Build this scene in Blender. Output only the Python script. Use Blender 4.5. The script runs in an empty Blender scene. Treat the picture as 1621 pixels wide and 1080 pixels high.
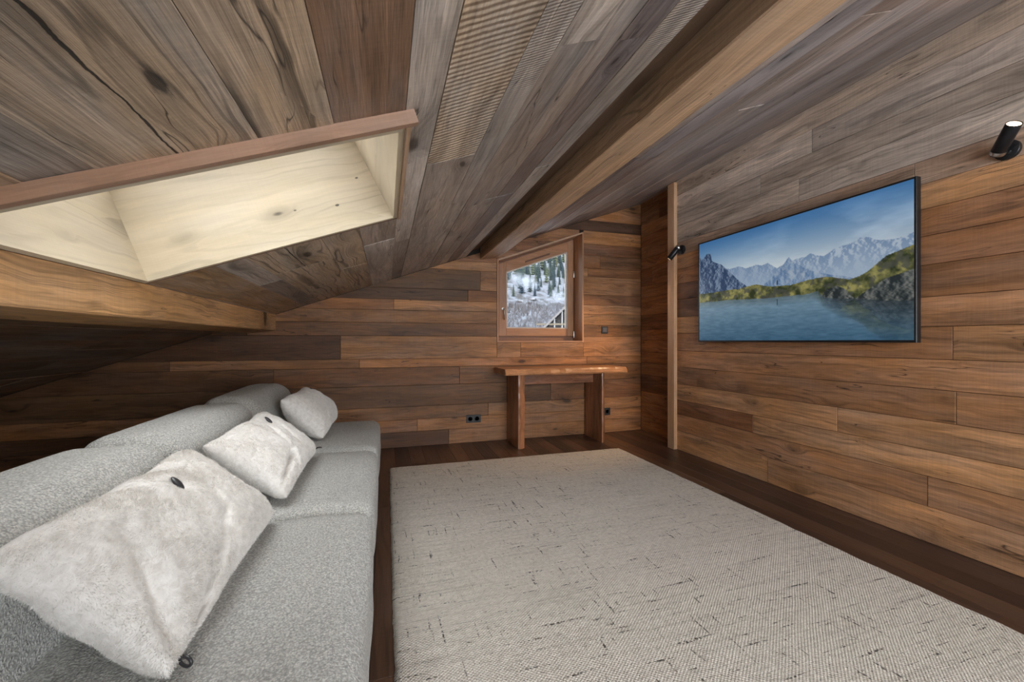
import bpy, bmesh, math, random
import numpy as np
from mathutils import Vector, Matrix, noise as mnoise

random.seed(7)
RNG = np.random.default_rng(7)
scene = bpy.context.scene
COL = scene.collection

# ------------------------------------------------------------------ camera
F_PX = 650.0
YAW = math.atan(199.5 / F_PX)          # the room's long axis vanishes left of the centre
CAM_H = 1.05
cam_d = bpy.data.cameras.new('camera')
cam_d.sensor_width = 36.0
cam_d.lens = 36.0 * F_PX / 1621.0
cam_d.clip_start = 0.02
cam_d.clip_end = 2000
cam = bpy.data.objects.new('camera', cam_d)
COL.objects.link(cam)
cam.location = (0, 0, CAM_H)
cam.rotation_euler = (math.radians(90), 0, -YAW)
scene.camera = cam

# ------------------------------------------------------------------ sky, exposure
SKY = 13.0
world = bpy.data.worlds.new('sky')
scene.world = world
world.use_nodes = True
_bg = world.node_tree.nodes['Background']
_bg.inputs['Color'].default_value = (0.92, 0.96, 1.0, 1)
_bg.inputs['Strength'].default_value = SKY
scene.cycles.max_bounces = 8
scene.cycles.diffuse_bounces = 5
scene.cycles.glossy_bounces = 3
scene.cycles.transparent_max_bounces = 8
scene.cycles.volume_bounces = 1
scene.cycles.volume_max_steps = 48
scene.cycles.adaptive_threshold = 0.03
vs = scene.view_settings
vs.view_transform = 'Standard'
vs.look = 'None'
vs.exposure = 0.22
vs.gamma = 1.0
vs.use_curve_mapping = False

# ------------------------------------------------------------------ room numbers
SL = 0.359                      # rise of the ceiling per metre to the right
Z0 = 1.637                      # ceiling height at X = 0
NS = math.sqrt(1 + SL * SL)
def ceil_z(x): return Z0 + SL * x
YB = 4.19                       # back wall
YF = -1.35                      # wall behind the camera
XR = 2.70                       # wall with the screen
XA = 2.88                       # recessed wall in the far right corner
YP = 3.43                       # end of the wall with the screen
XL = -3.25                      # low knee wall

# sky portals where daylight enters (they only guide sampling of the sky)
def portal(name, loc, rot, sx, sy):
    l = bpy.data.lights.new(name, 'AREA')
    l.shape = 'RECTANGLE'; l.size = sx; l.size_y = sy
    l.cycles.is_portal = True
    o = bpy.data.objects.new(name, l)
    o.matrix_world = Matrix.Translation(loc) @ rot
    COL.objects.link(o)

# ------------------------------------------------------------------ node helpers
class NT:
    def __init__(self, name):
        self.m = bpy.data.materials.new(name)
        self.m.use_nodes = True
        self.t = self.m.node_tree
        self.n = self.t.nodes
        self.bsdf = self.n['Principled BSDF']
        self.out = self.n['Material Output']
    def new(self, kind, **kw):
        nd = self.n.new(kind)
        for k, v in kw.items(): setattr(nd, k, v)
        return nd
    def link(self, a, b): self.t.links.new(a, b)
    def put(self, sock, v):
        if isinstance(v, bpy.types.NodeSocket): self.link(v, sock)
        else: sock.default_value = v
    def math(self, op, a, b=None, c=None, clamp=False):
        nd = self.new('ShaderNodeMath', operation=op); nd.use_clamp = clamp
        self.put(nd.inputs[0], a)
        if b is not None: self.put(nd.inputs[1], b)
        if c is not None: self.put(nd.inputs[2], c)
        return nd.outputs[0]
    def vmath(self, op, a, b):
        nd = self.new('ShaderNodeVectorMath', operation=op)
        self.put(nd.inputs[0], a); self.put(nd.inputs[1], b)
        return nd.outputs[0]
    def noise(self, vec, scale=1.0, detail=4.0, rough=0.55, dist=0.0):
        nd = self.new('ShaderNodeTexNoise')
        if vec is not None: self.link(vec, nd.inputs['Vector'])
        nd.inputs['Scale'].default_value = scale
        nd.inputs['Detail'].default_value = detail
        nd.inputs['Roughness'].default_value = rough
        nd.inputs['Distortion'].default_value = dist
        return nd.outputs['Fac']
    def rng(self, v, a, b, c=0.0, d=1.0, smooth=False):
        nd = self.new('ShaderNodeMapRange')
        if smooth: nd.interpolation_type = 'SMOOTHSTEP'
        self.put(nd.inputs['Value'], v)
        nd.inputs['From Min'].default_value = a; nd.inputs['From Max'].default_value = b
        nd.inputs['To Min'].default_value = c; nd.inputs['To Max'].default_value = d
        return nd.outputs['Result']
    def mix(self, f, a, b, mode='MIX'):
        nd = self.new('ShaderNodeMix', data_type='RGBA', blend_type=mode)
        self.put(nd.inputs['Factor'], f)
        self.put(nd.inputs['A'], a); self.put(nd.inputs['B'], b)
        for s in nd.inputs:
            pass
        return nd.outputs['Result']
    def mixc(self, f, a, b, mode='MIX'):
        nd = self.new('ShaderNodeMix', data_type='RGBA', blend_type=mode)
        self.put(nd.inputs[0], f); self.put(nd.inputs[6], a); self.put(nd.inputs[7], b)
        return nd.outputs[2]
    def bump(self, h, strength=0.3, dist=0.01):
        nd = self.new('ShaderNodeBump')
        self.put(nd.inputs['Height'], h)
        nd.inputs['Strength'].default_value = strength
        nd.inputs['Distance'].default_value = dist
        self.link(nd.outputs['Normal'], self.bsdf.inputs['Normal'])
    def coords(self, kind='Object'):
        return self.new('ShaderNodeTexCoord').outputs[kind]

def srgb(r, g, b, a=1.0):
    f = lambda c: (c / 12.92) if c <= 0.04045 else ((c + 0.055) / 1.055) ** 2.4
    return (f(r / 255), f(g / 255), f(b / 255), a)

def plain(name, col, rough=0.5, metal=0.0, emit=None, strength=0.0):
    k = NT(name)
    c = k.coords()
    n = k.noise(c, 35.0, 3.0)
    k.link(k.mixc(k.rng(n, 0.2, 0.8), [x * 0.9 for x in col[:3]] + [1], [min(1, x * 1.1) for x in col[:3]] + [1]), k.bsdf.inputs['Base Color'])
    k.bsdf.inputs['Roughness'].default_value = rough
    k.bsdf.inputs['Metallic'].default_value = metal
    if emit:
        k.bsdf.inputs['Emission Color'].default_value = emit
        k.bsdf.inputs['Emission Strength'].default_value = strength
    return k.m

def wood(name, gl=1.3, gw=16.0, fibre=95.0, contrast=1.0, grey=0.35, knots=1.0, cracks=1.0,
         rough=0.62, bump=0.35, saw=0.0, saw_geo=0.0, lines=0.3, stain=0.3, ring=70.0, split=None, knot_at=None, line_lo=.25, holes=.17, hole_r=.03):
    """board wood: grain along local X; the board's own tone comes from the object colour"""
    k = NT(name)
    oi = k.new('ShaderNodeObjectInfo')
    co = k.coords()
    off = k.math('MULTIPLY', oi.outputs['Random'], 61.0)
    cmb = k.new('ShaderNodeCombineXYZ')
    k.link(off, cmb.inputs[0]); k.link(k.math('MULTIPLY', oi.outputs['Random'], 23.0), cmb.inputs[1]); k.link(off, cmb.inputs[2])
    p = k.vmath('ADD', co, cmb.outputs[0])
    warp = k.new('ShaderNodeTexNoise'); k.link(p, warp.inputs['Vector'])
    warp.inputs['Scale'].default_value = 3.2; warp.inputs['Detail'].default_value = 2.0
    wv = k.vmath('SUBTRACT', warp.outputs['Color'], (0.5, 0.5, 0.5))
    wv = k.vmath('MULTIPLY', wv, (0.0, 0.05, 0.05))
    pw = k.vmath('ADD', p, wv)
    # knots
    kv = k.new('ShaderNodeTexVoronoi'); kv.feature = 'F1'
    k.link(k.vmath('MULTIPLY', pw, (2.6, 6.5, 1.0)), kv.inputs['Vector'])
    kv.inputs['Scale'].default_value = 1.0
    sepc = k.new('ShaderNodeSeparateColor'); k.link(kv.outputs['Color'], sepc.inputs[0])
    gate = k.math('GREATER_THAN', sepc.outputs[0], 1.0 - 0.33 * knots)
    size = k.rng(sepc.outputs[1], 0, 1, 0.05, 0.17)
    kd = k.math('DIVIDE', kv.outputs['Distance'], size)
    knot = k.math('MULTIPLY', k.rng(kd, 0.5, 1.15, 1.0, 0.0, True), gate)
    halo = k.math('MULTIPLY', k.rng(kd, 0.6, 4.0, 1.0, 0.0, True), gate)
    # grain, bent round the knots
    hb = k.new('ShaderNodeCombineXYZ'); k.link(k.math('MULTIPLY', halo, 0.05), hb.inputs[1])
    pg = k.vmath('ADD', pw, hb.outputs[0])
    g1 = k.noise(k.vmath('MULTIPLY', pg, (gl, gw, gw)), 1.0, 4.0, 0.6)
    g2 = k.noise(k.vmath('MULTIPLY', pg, (gl * 3.5, fibre, fibre)), 1.0, 3.0, 0.65)
    g3 = k.noise(k.vmath('MULTIPLY', p, (gl * 9.0, 330.0, 330.0)), 1.0, 3.0, 0.7)
    xs_ = k.noise(k.vmath('MULTIPLY', p, (150.0, 5.0, 5.0)), 1.0, 2.0, 0.6)
    blotch = k.noise(k.vmath('MULTIPLY', p, (1.1, 4.0, 4.0)), 1.0, 3.0, 0.5)
    rings = k.math('SINE', k.math('MULTIPLY', g1, 46.0))
    # growth-ring lines and weather stains
    g0 = k.noise(k.vmath('MULTIPLY', pg, (gl * .35, gw * .42, gw * .42)), 1.0, 1.6, 0.45)
    lw = k.rng(k.math('SINE', k.math('MULTIPLY', k.math('ADD', g0, k.math('MULTIPLY', g2, .02)), ring)), line_lo, .97, 0.0, 1.0)
    lw = k.math('MULTIPLY', lw, k.rng(k.noise(k.vmath('MULTIPLY', p, (1.5, 9.0, 9.0)), 1.0, 2.0), .35, .6))
    stn = k.rng(k.noise(k.vmath('MULTIPLY', pg, (.8, 6.0, 6.0)), 1.0, 5.0, .62), .54, .68)
    # cracks: thin ridges of a stretched noise
    cn = k.noise(k.vmath('MULTIPLY', pg, (0.75, 11.0, 11.0)), 1.0, 3.0, 0.5)
    ck = k.rng(k.math('ABSOLUTE', k.math('SUBTRACT', cn, 0.5)), 0.0, 0.007, 1.0, 0.0)
    cgate = k.rng(k.noise(k.vmath('MULTIPLY', p, (1.7, 5.0, 5.0)), 1.3, 2.0), 0.52, 0.6, 0.0, 1.0)
    crack = k.math('MULTIPLY', k.math('MULTIPLY', ck, cgate), cracks)
    sep = k.new('ShaderNodeSeparateXYZ'); k.link(co, sep.inputs[0])
    if split is not None:        # one long split down the board
        wob = k.math('ADD', k.math('MULTIPLY', k.math('SUBTRACT', k.noise(k.vmath('MULTIPLY', co, (2.2, 0, 0)), 1.0, 2.0), .5), .05),
                     k.math('MULTIPLY', k.math('SUBTRACT', k.noise(k.vmath('MULTIPLY', co, (22, 0, 0)), 1.0, 3.0), .5), .010))
        dst = k.math('ABSOLUTE', k.math('SUBTRACT', k.math('ADD', sep.outputs[1], wob), split))
        wid = k.rng(k.noise(k.vmath('MULTIPLY', co, (5.0, 0, 0)), 1.0, 3.0), .3, .65, .0006, .0042)
        crack = k.math('MAXIMUM', crack, k.rng(k.math('DIVIDE', dst, wid), .6, 1.1, 1.1, 0.0))
    if knot_at is not None:
        dx_ = k.math('DIVIDE', k.math('SUBTRACT', sep.outputs[0], knot_at[0]), knot_at[2])
        dy_ = k.math('DIVIDE', k.math('SUBTRACT', sep.outputs[1], knot_at[1]), knot_at[3])
        rr_ = k.math('SQRT', k.math('ADD', k.math('MULTIPLY', dx_, dx_), k.math('MULTIPLY', dy_, dy_)))
        rr_ = k.math('ADD', rr_, k.math('MULTIPLY', k.math('SUBTRACT', k.noise(k.vmath('MULTIPLY', co, (20, 60, 1)), 1.0, 4.0, .7), .5), 1.3))
        knot = k.math('MAXIMUM', knot, k.rng(rr_, .5, 1.0, 1.15, 0.0))
    # nail holes / worm holes
    nv = k.new('ShaderNodeTexVoronoi'); k.link(k.vmath('MULTIPLY', p, (7.0, 12.0, 1.0)), nv.inputs['Vector'])
    nv.inputs['Scale'].default_value = 1.0
    nsep = k.new('ShaderNodeSeparateColor'); k.link(nv.outputs['Color'], nsep.inputs[0])
    hole = k.math('MULTIPLY', k.rng(nv.outputs['Distance'], hole_r, hole_r + .025, 1.0, 0.0), k.math('GREATER_THAN', nsep.outputs[0], 1 - holes))
    tone = k.math('ADD', k.rng(g1, 0.25, 0.75, 1 - 0.36 * contrast, 1 + 0.30 * contrast),
                  k.rng(g2, 0.25, 0.75, -0.27 * contrast, 0.27 * contrast))
    tone = k.math('ADD', tone, k.math('MULTIPLY', rings, 0.055 * contrast))
    tone = k.math('ADD', tone, k.rng(g3, .3, .7, -.17 * contrast, .17 * contrast))
    tone = k.math('ADD', tone, k.rng(xs_, .3, .7, -.06 * contrast, .06 * contrast))
    tone = k.math('MULTIPLY', tone, k.rng(blotch, 0.25, 0.75, 0.78, 1.2))
    tone = k.math('MULTIPLY', tone, k.math('SUBTRACT', 1.0, k.math('MULTIPLY', halo, 0.30)))
    tone = k.math('MULTIPLY', tone, k.math('SUBTRACT', 1.0, k.math('MULTIPLY', lw, lines)))
    tone = k.math('MULTIPLY', tone, k.math('SUBTRACT', 1.0, k.math('MULTIPLY', stn, stain)))
    dark = k.math('MAXIMUM', k.math('MAXIMUM', k.math('MULTIPLY', knot, 0.72), k.math('MULTIPLY', crack, 0.85)), k.math('MULTIPLY', hole, 0.8))
    tone = k.math('MULTIPLY', tone, k.math('SUBTRACT', 1.0, dark))
    base = k.new('ShaderNodeVectorMath', operation='SCALE')
    # weathering: drift to a greyer shade of the same board
    hsv = k.new('ShaderNodeHueSaturation'); k.link(oi.outputs['Color'], hsv.inputs['Color'])
    hsv.inputs['Saturation'].default_value = 1 - grey
    wn = k.noise(k.vmath('MULTIPLY', p, (2.0, 7.0, 7.0)), 1.0, 4.0, 0.6)
    bc = k.mixc(k.rng(wn, 0.40, 0.68), oi.outputs['Color'], hsv.outputs['Color'])
    k.link(bc, base.inputs[0]); k.link(tone, base.inputs['Scale'])
    k.link(base.outputs[0], k.bsdf.inputs['Base Color'])
    k.put(k.bsdf.inputs['Roughness'], k.rng(g2, 0.2, 0.8, rough - 0.08, rough + 0.12))
    h2 = k.noise(k.vmath('MULTIPLY', p, (gl * 3.5, fibre, fibre)), 1.0, 3.0, 0.65)
    h = k.math('MULTIPLY', h2, .85)
    if split is not None: h = k.math('SUBTRACT', h, k.math('MULTIPLY', k.math('MINIMUM', crack, 1.0), 1.2))
    if saw > 0:      # band-saw marks across the board
        w = k.new('ShaderNodeTexWave'); w.wave_type = 'BANDS'; w.bands_direction = 'X'
        rot = k.new('ShaderNodeMapping'); k.link(p, rot.inputs['Vector'])
        rot.inputs['Rotation'].default_value = (0, 0, math.radians(-12))
        k.link(rot.outputs[0], w.inputs['Vector'])
        w.inputs['Scale'].default_value = saw_geo; w.inputs['Distortion'].default_value = 1.6
        w.inputs['Detail Scale'].default_value = 1.5
        h = k.math('ADD', h, k.math('MULTIPLY', w.outputs['Fac'], saw))
    k.bump(h, bump, 0.006)
    return k.m

M = {}
M['wall'] = wood('reclaimed_wall_board', gl=1.2, gw=15, contrast=1.0, grey=0.14, rough=0.60, bump=0.32)
M['ceil'] = wood('weathered_ceiling_board', gl=1.4, gw=20, fibre=120, contrast=0.95, grey=0.45, rough=0.42, bump=0.5, cracks=1.0)
M['ceil_saw'] = wood('saw_marked_ceiling_board', gl=1.4, gw=20, contrast=0.8, grey=0.35, rough=0.55, bump=0.36, saw=1.1, saw_geo=17.0)
M['ceil_fine'] = wood('fine_sawn_ceiling_board', gl=1.4, gw=20, fibre=120, contrast=0.9, grey=0.4, rough=0.52, bump=0.5, saw=0.35, saw_geo=30.0)
M['ceil_split'] = wood('split_ceiling_board', gl=1.4, gw=20, fibre=120, contrast=0.95, grey=0.35, rough=0.55, bump=0.6, lines=.5, line_lo=.5, split=0.0, knot_at=(.445, .068, .055, .016))
M['ceil_coarse'] = wood('coarse_grained_ceiling_board', gl=.7, gw=16, fibre=90, contrast=0.9, grey=0.3, rough=0.55, bump=0.7, lines=.72, ring=75.0, line_lo=.5)
M['floor'] = wood('dark_floor_board', gl=0.9, gw=14, contrast=0.8, grey=0.15, rough=0.36, bump=0.10, knots=0.15, cracks=0.15, stain=.15)
M['beam'] = wood('larch_beam', gl=0.7, gw=26, contrast=0.75, grey=0.10, rough=0.55, bump=0.22, knots=0.4, cracks=0.6, lines=.38, stain=.12, ring=120.0)
M['pine'] = wood('pale_pine_panel', gl=1.0, gw=9, fibre=60, contrast=0.20, grey=0.15, rough=0.5, bump=0.05, knots=0.9, cracks=0.0, lines=.16, stain=.05, ring=110.0, line_lo=.5, holes=.30, hole_r=.05)
M['trim'] = wood('planed_trim', gl=1.1, gw=20, contrast=0.45, grey=0.15, rough=0.5, bump=0.10, knots=0.25, cracks=0.1, lines=.15, stain=.08)
M['slab'] = wood('live_edge_slab', gl=1.6, gw=13, contrast=0.9, grey=0.05, rough=0.30, bump=0.22, knots=0.6, cracks=0.4)
M['black'] = plain('black_plastic', (0.012, 0.012, 0.013), 0.38)
M['lampblack'] = plain('black_anodised_metal', (0.018, 0.018, 0.02), 0.33, 0.4)
M['steel'] = plain('brushed_steel', (0.55, 0.54, 0.52), 0.28, 1.0)
M['socketgrey'] = plain('anthracite_plastic', (0.03, 0.03, 0.032), 0.45)
M['backing'] = plain('dark_batten_backing', (0.03, 0.022, 0.016), 0.9)
M['reflector'] = plain('pale_lamp_reflector', (.75, .68, .6), .35)
M['bulb'] = plain('lamp_lens', (1.0, 0.75, 0.5), 0.4, 0, (1.0, 0.72, 0.46, 1), 16.0)

# ------------------------------------------------------------------ mesh helpers
class MB:
    def __init__(self): self.v = []; self.f = []; self.sm = []
    def add(self, verts, faces, smooth=False):
        b = len(self.v)
        self.v += [tuple(p) for p in verts]
        self.f += [tuple(b + i for i in f) for f in faces]
        self.sm += [smooth] * len(faces)
    def box(self, x0, x1, y0, y1, z0, z1):
        v = [(x, y, z) for z in (z0, z1) for y in (y0, y1) for x in (x0, x1)]
        self.add(v, [(0, 2, 3, 1), (4, 5, 7, 6), (0, 1, 5, 4), (2, 6, 7, 3), (0, 4, 6, 2), (1, 3, 7, 5)])
    def prism(self, poly, a, b, M4=None, ch=0.0):
        """poly is counter-clockwise in (x, y); extruded z = a..b; ch chamfers the b side"""
        n = len(poly)
        rings = [(poly, a)]
        if ch > 0:
            ins = inset(poly, ch)
            rings += [(poly, b - ch), (ins, b)]
        else:
            rings += [(poly, b)]
        vs_ = [Vector((p[0], p[1], z)) for pl, z in rings for p in pl]
        if M4 is not None: vs_ = [M4 @ p for p in vs_]
        fs = [tuple(reversed(range(n)))]
        for r in range(len(rings) - 1):
            for i in range(n):
                j = (i + 1) % n
                fs.append((r * n + i, r * n + j, (r + 1) * n + j, (r + 1) * n + i))
        fs.append(tuple(range((len(rings) - 1) * n, len(rings) * n)))
        self.add(vs_, fs)
    def lathe(self, prof, seg=28, M4=None, smooth=True, cap0=True, cap1=True):
        vs_ = []
        for r, z in prof:
            for i in range(seg):
                a = 2 * math.pi * i / seg
                vs_.append(Vector((r * math.cos(a), r * math.sin(a), z)))
        if M4 is not None: vs_ = [M4 @ p for p in vs_]
        fs = []
        for k in range(len(prof) - 1):
            for i in range(seg):
                j = (i + 1) % seg
                fs.append((k * seg + i, k * seg + j, (k + 1) * seg + j, (k + 1) * seg + i))
        self.add(vs_, fs, smooth)
        b = len(self.v) - len(vs_)
        if cap0: self.f.append(tuple(b + i for i in reversed(range(seg)))); self.sm.append(False)
        if cap1: self.f.append(tuple(b + (len(prof) - 1) * seg + i for i in range(seg))); self.sm.append(False)
    def tube(self, pts, r, seg=8):
        pts = [Vector(p) for p in pts]
        vs_ = []
        for i, p in enumerate(pts):
            d = (pts[min(i + 1, len(pts) - 1)] - pts[max(i - 1, 0)]).normalized()
            a = d.orthogonal().normalized() if i == 0 else (a - d * a.dot(d)).normalized()
            b = d.cross(a)
            rr = r[i] if isinstance(r, (list, tuple)) else r
            for s in range(seg):
                t = 2 * math.pi * s / seg
                vs_.append(p + (a * math.cos(t) + b * math.sin(t)) * rr)
        fs = []
        for i in range(len(pts) - 1):
            for s in range(seg):
                t = (s + 1) % seg
                fs.append((i * seg + s, i * seg + t, (i + 1) * seg + t, (i + 1) * seg + s))
        fs.append(tuple(reversed(range(seg))))
        fs.append(tuple((len(pts) - 1) * seg + s for s in range(seg)))
        self.add(vs_, fs, True)
    def mesh(self, name):
        me = bpy.data.meshes.new(name)
        me.from_pydata(self.v, [], self.f)
        me.polygons.foreach_set('use_smooth', self.sm)
        me.update()
        return me
    def build(self, name, mat, parent=None, color=None):
        me = self.mesh(name)
        me.materials.append(mat)
        o = bpy.data.objects.new(name, me)
        COL.objects.link(o)
        o.parent = parent
        if color: o.color = color
        return o

def inset(poly, d):
    n = len(poly); out = []
    for i in range(n):
        p0, p1, p2 = Vector(poly[i - 1]), Vector(poly[i]), Vector(poly[(i + 1) % n])
        e1 = (p1 - p0).normalized(); e2 = (p2 - p1).normalized()
        n1 = Vector((-e1.y, e1.x)); n2 = Vector((-e2.y, e2.x))
        m = n1 + n2
        if m.length < 1e-6: m = n1
        m = m / max(0.25, 1 + n1.dot(n2)) 
        out.append((p1.x + m.x * d, p1.y + m.y * d))
    return out

def clip(poly, a, b, c):
    """keep a*u + b*v <= c"""
    out = []
    n = len(poly)
    for i in range(n):
        p, q = poly[i], poly[(i + 1) % n]
        dp = a * p[0] + b * p[1] - c; dq = a * q[0] + b * q[1] - c
        if dp <= 0: out.append(p)
        if (dp < 0 < dq) or (dq < 0 < dp):
            t = dp / (dp - dq)
            out.append((p[0] + (q[0] - p[0]) * t, p[1] + (q[1] - p[1]) * t))
    cl = []
    for p in out:
        if not cl or math.hypot(p[0] - cl[-1][0], p[1] - cl[-1][1]) > 1e-4: cl.append(p)
    if len(cl) > 1 and math.hypot(cl[0][0] - cl[-1][0], cl[0][1] - cl[-1][1]) < 1e-4: cl.pop()
    return cl

def area(poly):
    return 0.5 * sum(poly[i - 1][0] * poly[i][1] - poly[i][0] * poly[i - 1][1] for i in range(len(poly)))

def rect(u0, u1, v0, v1): return [(u0, v0), (u1, v0), (u1, v1), (u0, v1)]

def frame(org, U, V):
    U = Vector(U).normalized(); V = Vector(V).normalized(); N = U.cross(V)
    m = Matrix.Identity(4)
    for i in range(3):
        m[i][0] = U[i]; m[i][1] = V[i]; m[i][2] = N[i]; m[i][3] = org[i]
    return m

FR_BACK = frame((0, YB, 0), (1, 0, 0), (0, 0, 1))           # u = X, v = Z
FR_RIGHT = frame((XR, 0, 0), (0, -1, 0), (0, 0, 1))         # u = -Y
FR_ALC = frame((XA, 0, 0), (0, -1, 0), (0, 0, 1))
FR_CEIL = frame((0, 0, Z0), (0, 1, 0), (1, 0, SL))          # u = Y, v = X * NS
FR_FLOOR = frame((0, 0, 0), (0, 1, 0), (-1, 0, 0))          # u = Y, v = -X
FR_FRONT = frame((0, YF, 0), (-1, 0, 0), (0, 0, 1))         # u = -X
FR_LEFT = frame((XL, 0, 0), (0, 1, 0), (0, 0, 1))           # u = Y

def plank(poly, fr, mat, parent, color, th=0.020, gap=0.0012, ch=0.0015, lift=0.0, name='plank'):
    if len(poly) < 3 or area(poly) < 0.0015: return None
    poly = inset(poly, gap)
    if area(poly) < 0.0008: return None
    cu = sum(p[0] for p in poly) / len(poly); cv = sum(p[1] for p in poly) / len(poly)
    mb = MB()
    mb.prism([(p[0] - cu, p[1] - cv) for p in poly], -th, lift, None, ch)
    o = mb.build(name, mat, parent, color)
    o.matrix_local = fr @ Matrix.Translation((cu, cv, 0))
    return o

def tag(o, label=None, cat=None, group=None, kind=None):
    if label: o['label'] = label
    if cat: o['category'] = cat
    if group: o['group'] = group
    if kind: o['kind'] = kind
    return o

def empty(name, loc=(0, 0, 0), rz=0.0):
    o = bpy.data.objects.new(name, None)
    o.empty_display_size = 0.1
    COL.objects.link(o)
    o.location = loc; o.rotation_euler = (0, 0, rz)
    return o

def vary(c, rnd, s=0.16, h=0.06):
    k = 1 + rnd.uniform(-s, s)
    w = rnd.uniform(-h, h)
    return (c[0] * k * (1 + w), c[1] * k, c[2] * k * (1 - w), 1)

def splits(a, b, rnd, lo=1.1, hi=2.6):
    xs = [a]; x = a + rnd.uniform(0.3, hi)
    while x < b - 0.35:
        xs.append(x); x += rnd.uniform(lo, hi)
    xs.append(b)
    return xs

# ------------------------------------------------------------------ floor
rnd = random.Random(3)
mb = MB(); mb.box(XL - .2, XA + .3, YF - .2, YB + .3, -0.12, -0.0205)
floor = mb.build('floor', M['backing'])
tag(floor, 'dark brown plank floor around the pale rug', 'floor', kind='structure')
v = XL
FL = [srgb(88, 60, 44), srgb(78, 52, 39), srgb(98, 68, 48), srgb(70, 48, 37)]
while v < XA:
    w = 0.128
    x1 = min(v + w, XA + 0.02)
    ys = splits(YF, YB, rnd, 1.2, 2.4)
    for a, b in zip(ys[:-1], ys[1:]):
        plank(rect(a, b, -x1, -v), FR_FLOOR, M['floor'], floor, vary(rnd.choice(FL), rnd, 0.15), gap=0.0006, ch=0.001)
    v = x1 + 0 if x1 > XA else v + w
    if x1 >= XA: break

# ------------------------------------------------------------------ back wall with the window opening
WX0, WX1, WZ0 = 1.12, 2.13, 1.035
WS = 0.365
def wtop(x): return 1.912 + WS * (x - WX0)
WZ1 = wtop(WX1)
mb = MB()
def backing_back(poly):
    poly = clip(poly, -SL, 1, Z0 + 0.06)
    if len(poly) > 2: mb.prism(poly, -0.34, -0.021, FR_BACK)
backing_back(rect(XL - .2, WX0, 0, 3)); backing_back(rect(WX1, XA + .3, 0, 3))
backing_back(rect(WX0, WX1, 0, WZ0))
backing_back([(WX0, wtop(WX0)), (WX1, WZ1), (WX1, 3), (WX0, 3)])
wall_back = mb.build('wall_back', M['backing'])
tag(wall_back, 'far wall of brown horizontal reclaimed boards around the window', 'wall', kind='structure')
ROWS_B = [0, .15, .27, .40, .61, .79, .875, 1.10, 1.23, 1.355, 1.46, 1.575, 1.78, 1.875, 2.02, 2.15, 2.30, 2.42, 2.56, 2.72]
BW = [srgb(160, 110, 66), srgb(144, 96, 56), srgb(168, 117, 71), srgb(134, 88, 52), srgb(154, 104, 61), srgb(122, 81, 51), srgb(164, 110, 63)]
rnd = random.Random(11)
def back_piece(poly, col):
    poly = clip(poly, -SL, 1, Z0 - 0.002)
    if len(poly) > 2: plank(poly, FR_BACK, M['wall'], wall_back, col, lift=rnd.uniform(-0.002, 0.0015))
for z0, z1 in zip(ROWS_B[:-1], ROWS_B[1:]):
    xl = max(XL, (z0 - Z0) / SL)
    xs = splits(XL, XA, rnd, 1.5, 3.0)
    for a, b in zip(xs[:-1], xs[1:]):
        if b < xl: continue
        c = vary(rnd.choice(BW), rnd, 0.2, 0.05)
        if rnd.random() < 0.12: c = tuple(x * 0.5 for x in c[:3]) + (1,)
        if z1 <= WZ0 or z0 >= WZ1 or b <= WX0 or a >= WX1:
            back_piece(rect(a, b, z0, z1), c); continue
        if a < WX0: back_piece(rect(a, WX0, z0, z1), c)
        if b > WX1: back_piece(rect(WX1, b, z0, z1), c)
        m0, m1 = max(a, WX0), min(b, WX1)
        if z0 < WZ0: back_piece(rect(m0, m1, z0, min(z1, WZ0)), c)
        up = clip(rect(m0, m1, max(z0, WZ0), z1), WS, -1, WS * WX0 - wtop(WX0))
        if len(up) > 2 and area(up) > 0.002: back_piece(up, c)

# ------------------------------------------------------------------ right wall (screen wall) and the recess behind it
mb = MB()
mb.box(XR + .0205, XA - .022, YF - .1, YP - .001, 0, ceil_z(XR) + .02)
mb.box(XA - .022, XA + .2, YF - .1, YP - .001, 0, ceil_z(XR) + .02)
wall_right = mb.build('wall_right', M['backing'])
tag(wall_right, 'long right wall of horizontal reclaimed boards carrying the screen', 'wall', kind='structure')
ROWS_R = [0, .187, .344, .481, .635, .80, .956, 1.124, 1.28, 1.448, 1.60, 1.742, 1.876, 2.00, 2.16, 2.30, 2.455, 2.606]
RW = [srgb(188, 138, 92), srgb(178, 126, 82), srgb(194, 144, 98), srgb(170, 118, 76), srgb(184, 132, 86)]
RWD = [srgb(150, 102, 64), srgb(136, 90, 56), srgb(160, 106, 66)]
RWG = [srgb(200, 174, 150), srgb(192, 168, 146), srgb(208, 182, 158), srgb(186, 160, 138)]  # upper rows: greyer light on the wall put into the board colour
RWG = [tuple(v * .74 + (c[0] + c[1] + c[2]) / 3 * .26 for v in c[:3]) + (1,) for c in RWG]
rnd = random.Random(21)
for i, (z0, z1) in enumerate(zip(ROWS_R[:-1], ROWS_R[1:])):
    ys = splits(YF, YP, rnd, 1.8, 3.4)
    if i == 4: ys = [YF, -.4, 1.30, YP]
    if i == 3: ys = [YF, .3, 1.86, YP]
    if i == 0: ys = [YF, .4, 2.35, YP]
    for a, b in zip(ys[:-1], ys[1:]):
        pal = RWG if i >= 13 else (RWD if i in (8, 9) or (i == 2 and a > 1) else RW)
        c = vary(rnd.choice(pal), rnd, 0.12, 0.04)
        if i == 12: c = tuple(0.5 * (p + q) for p, q in zip(c, RWG[0]))  # in-between row softens the edge of that painted light
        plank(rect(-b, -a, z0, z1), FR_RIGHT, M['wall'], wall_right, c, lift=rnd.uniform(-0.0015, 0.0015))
mb = MB()
mb.box(XA + .0205, XA + .2, YP, YB + .3, 0, ceil_z(XA) + .1)
wall_recess = mb.build('wall_recess', M['backing'])
tag(wall_recess, 'narrow recessed side wall between wooden post and far wall', 'wall', kind='structure')
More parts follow.
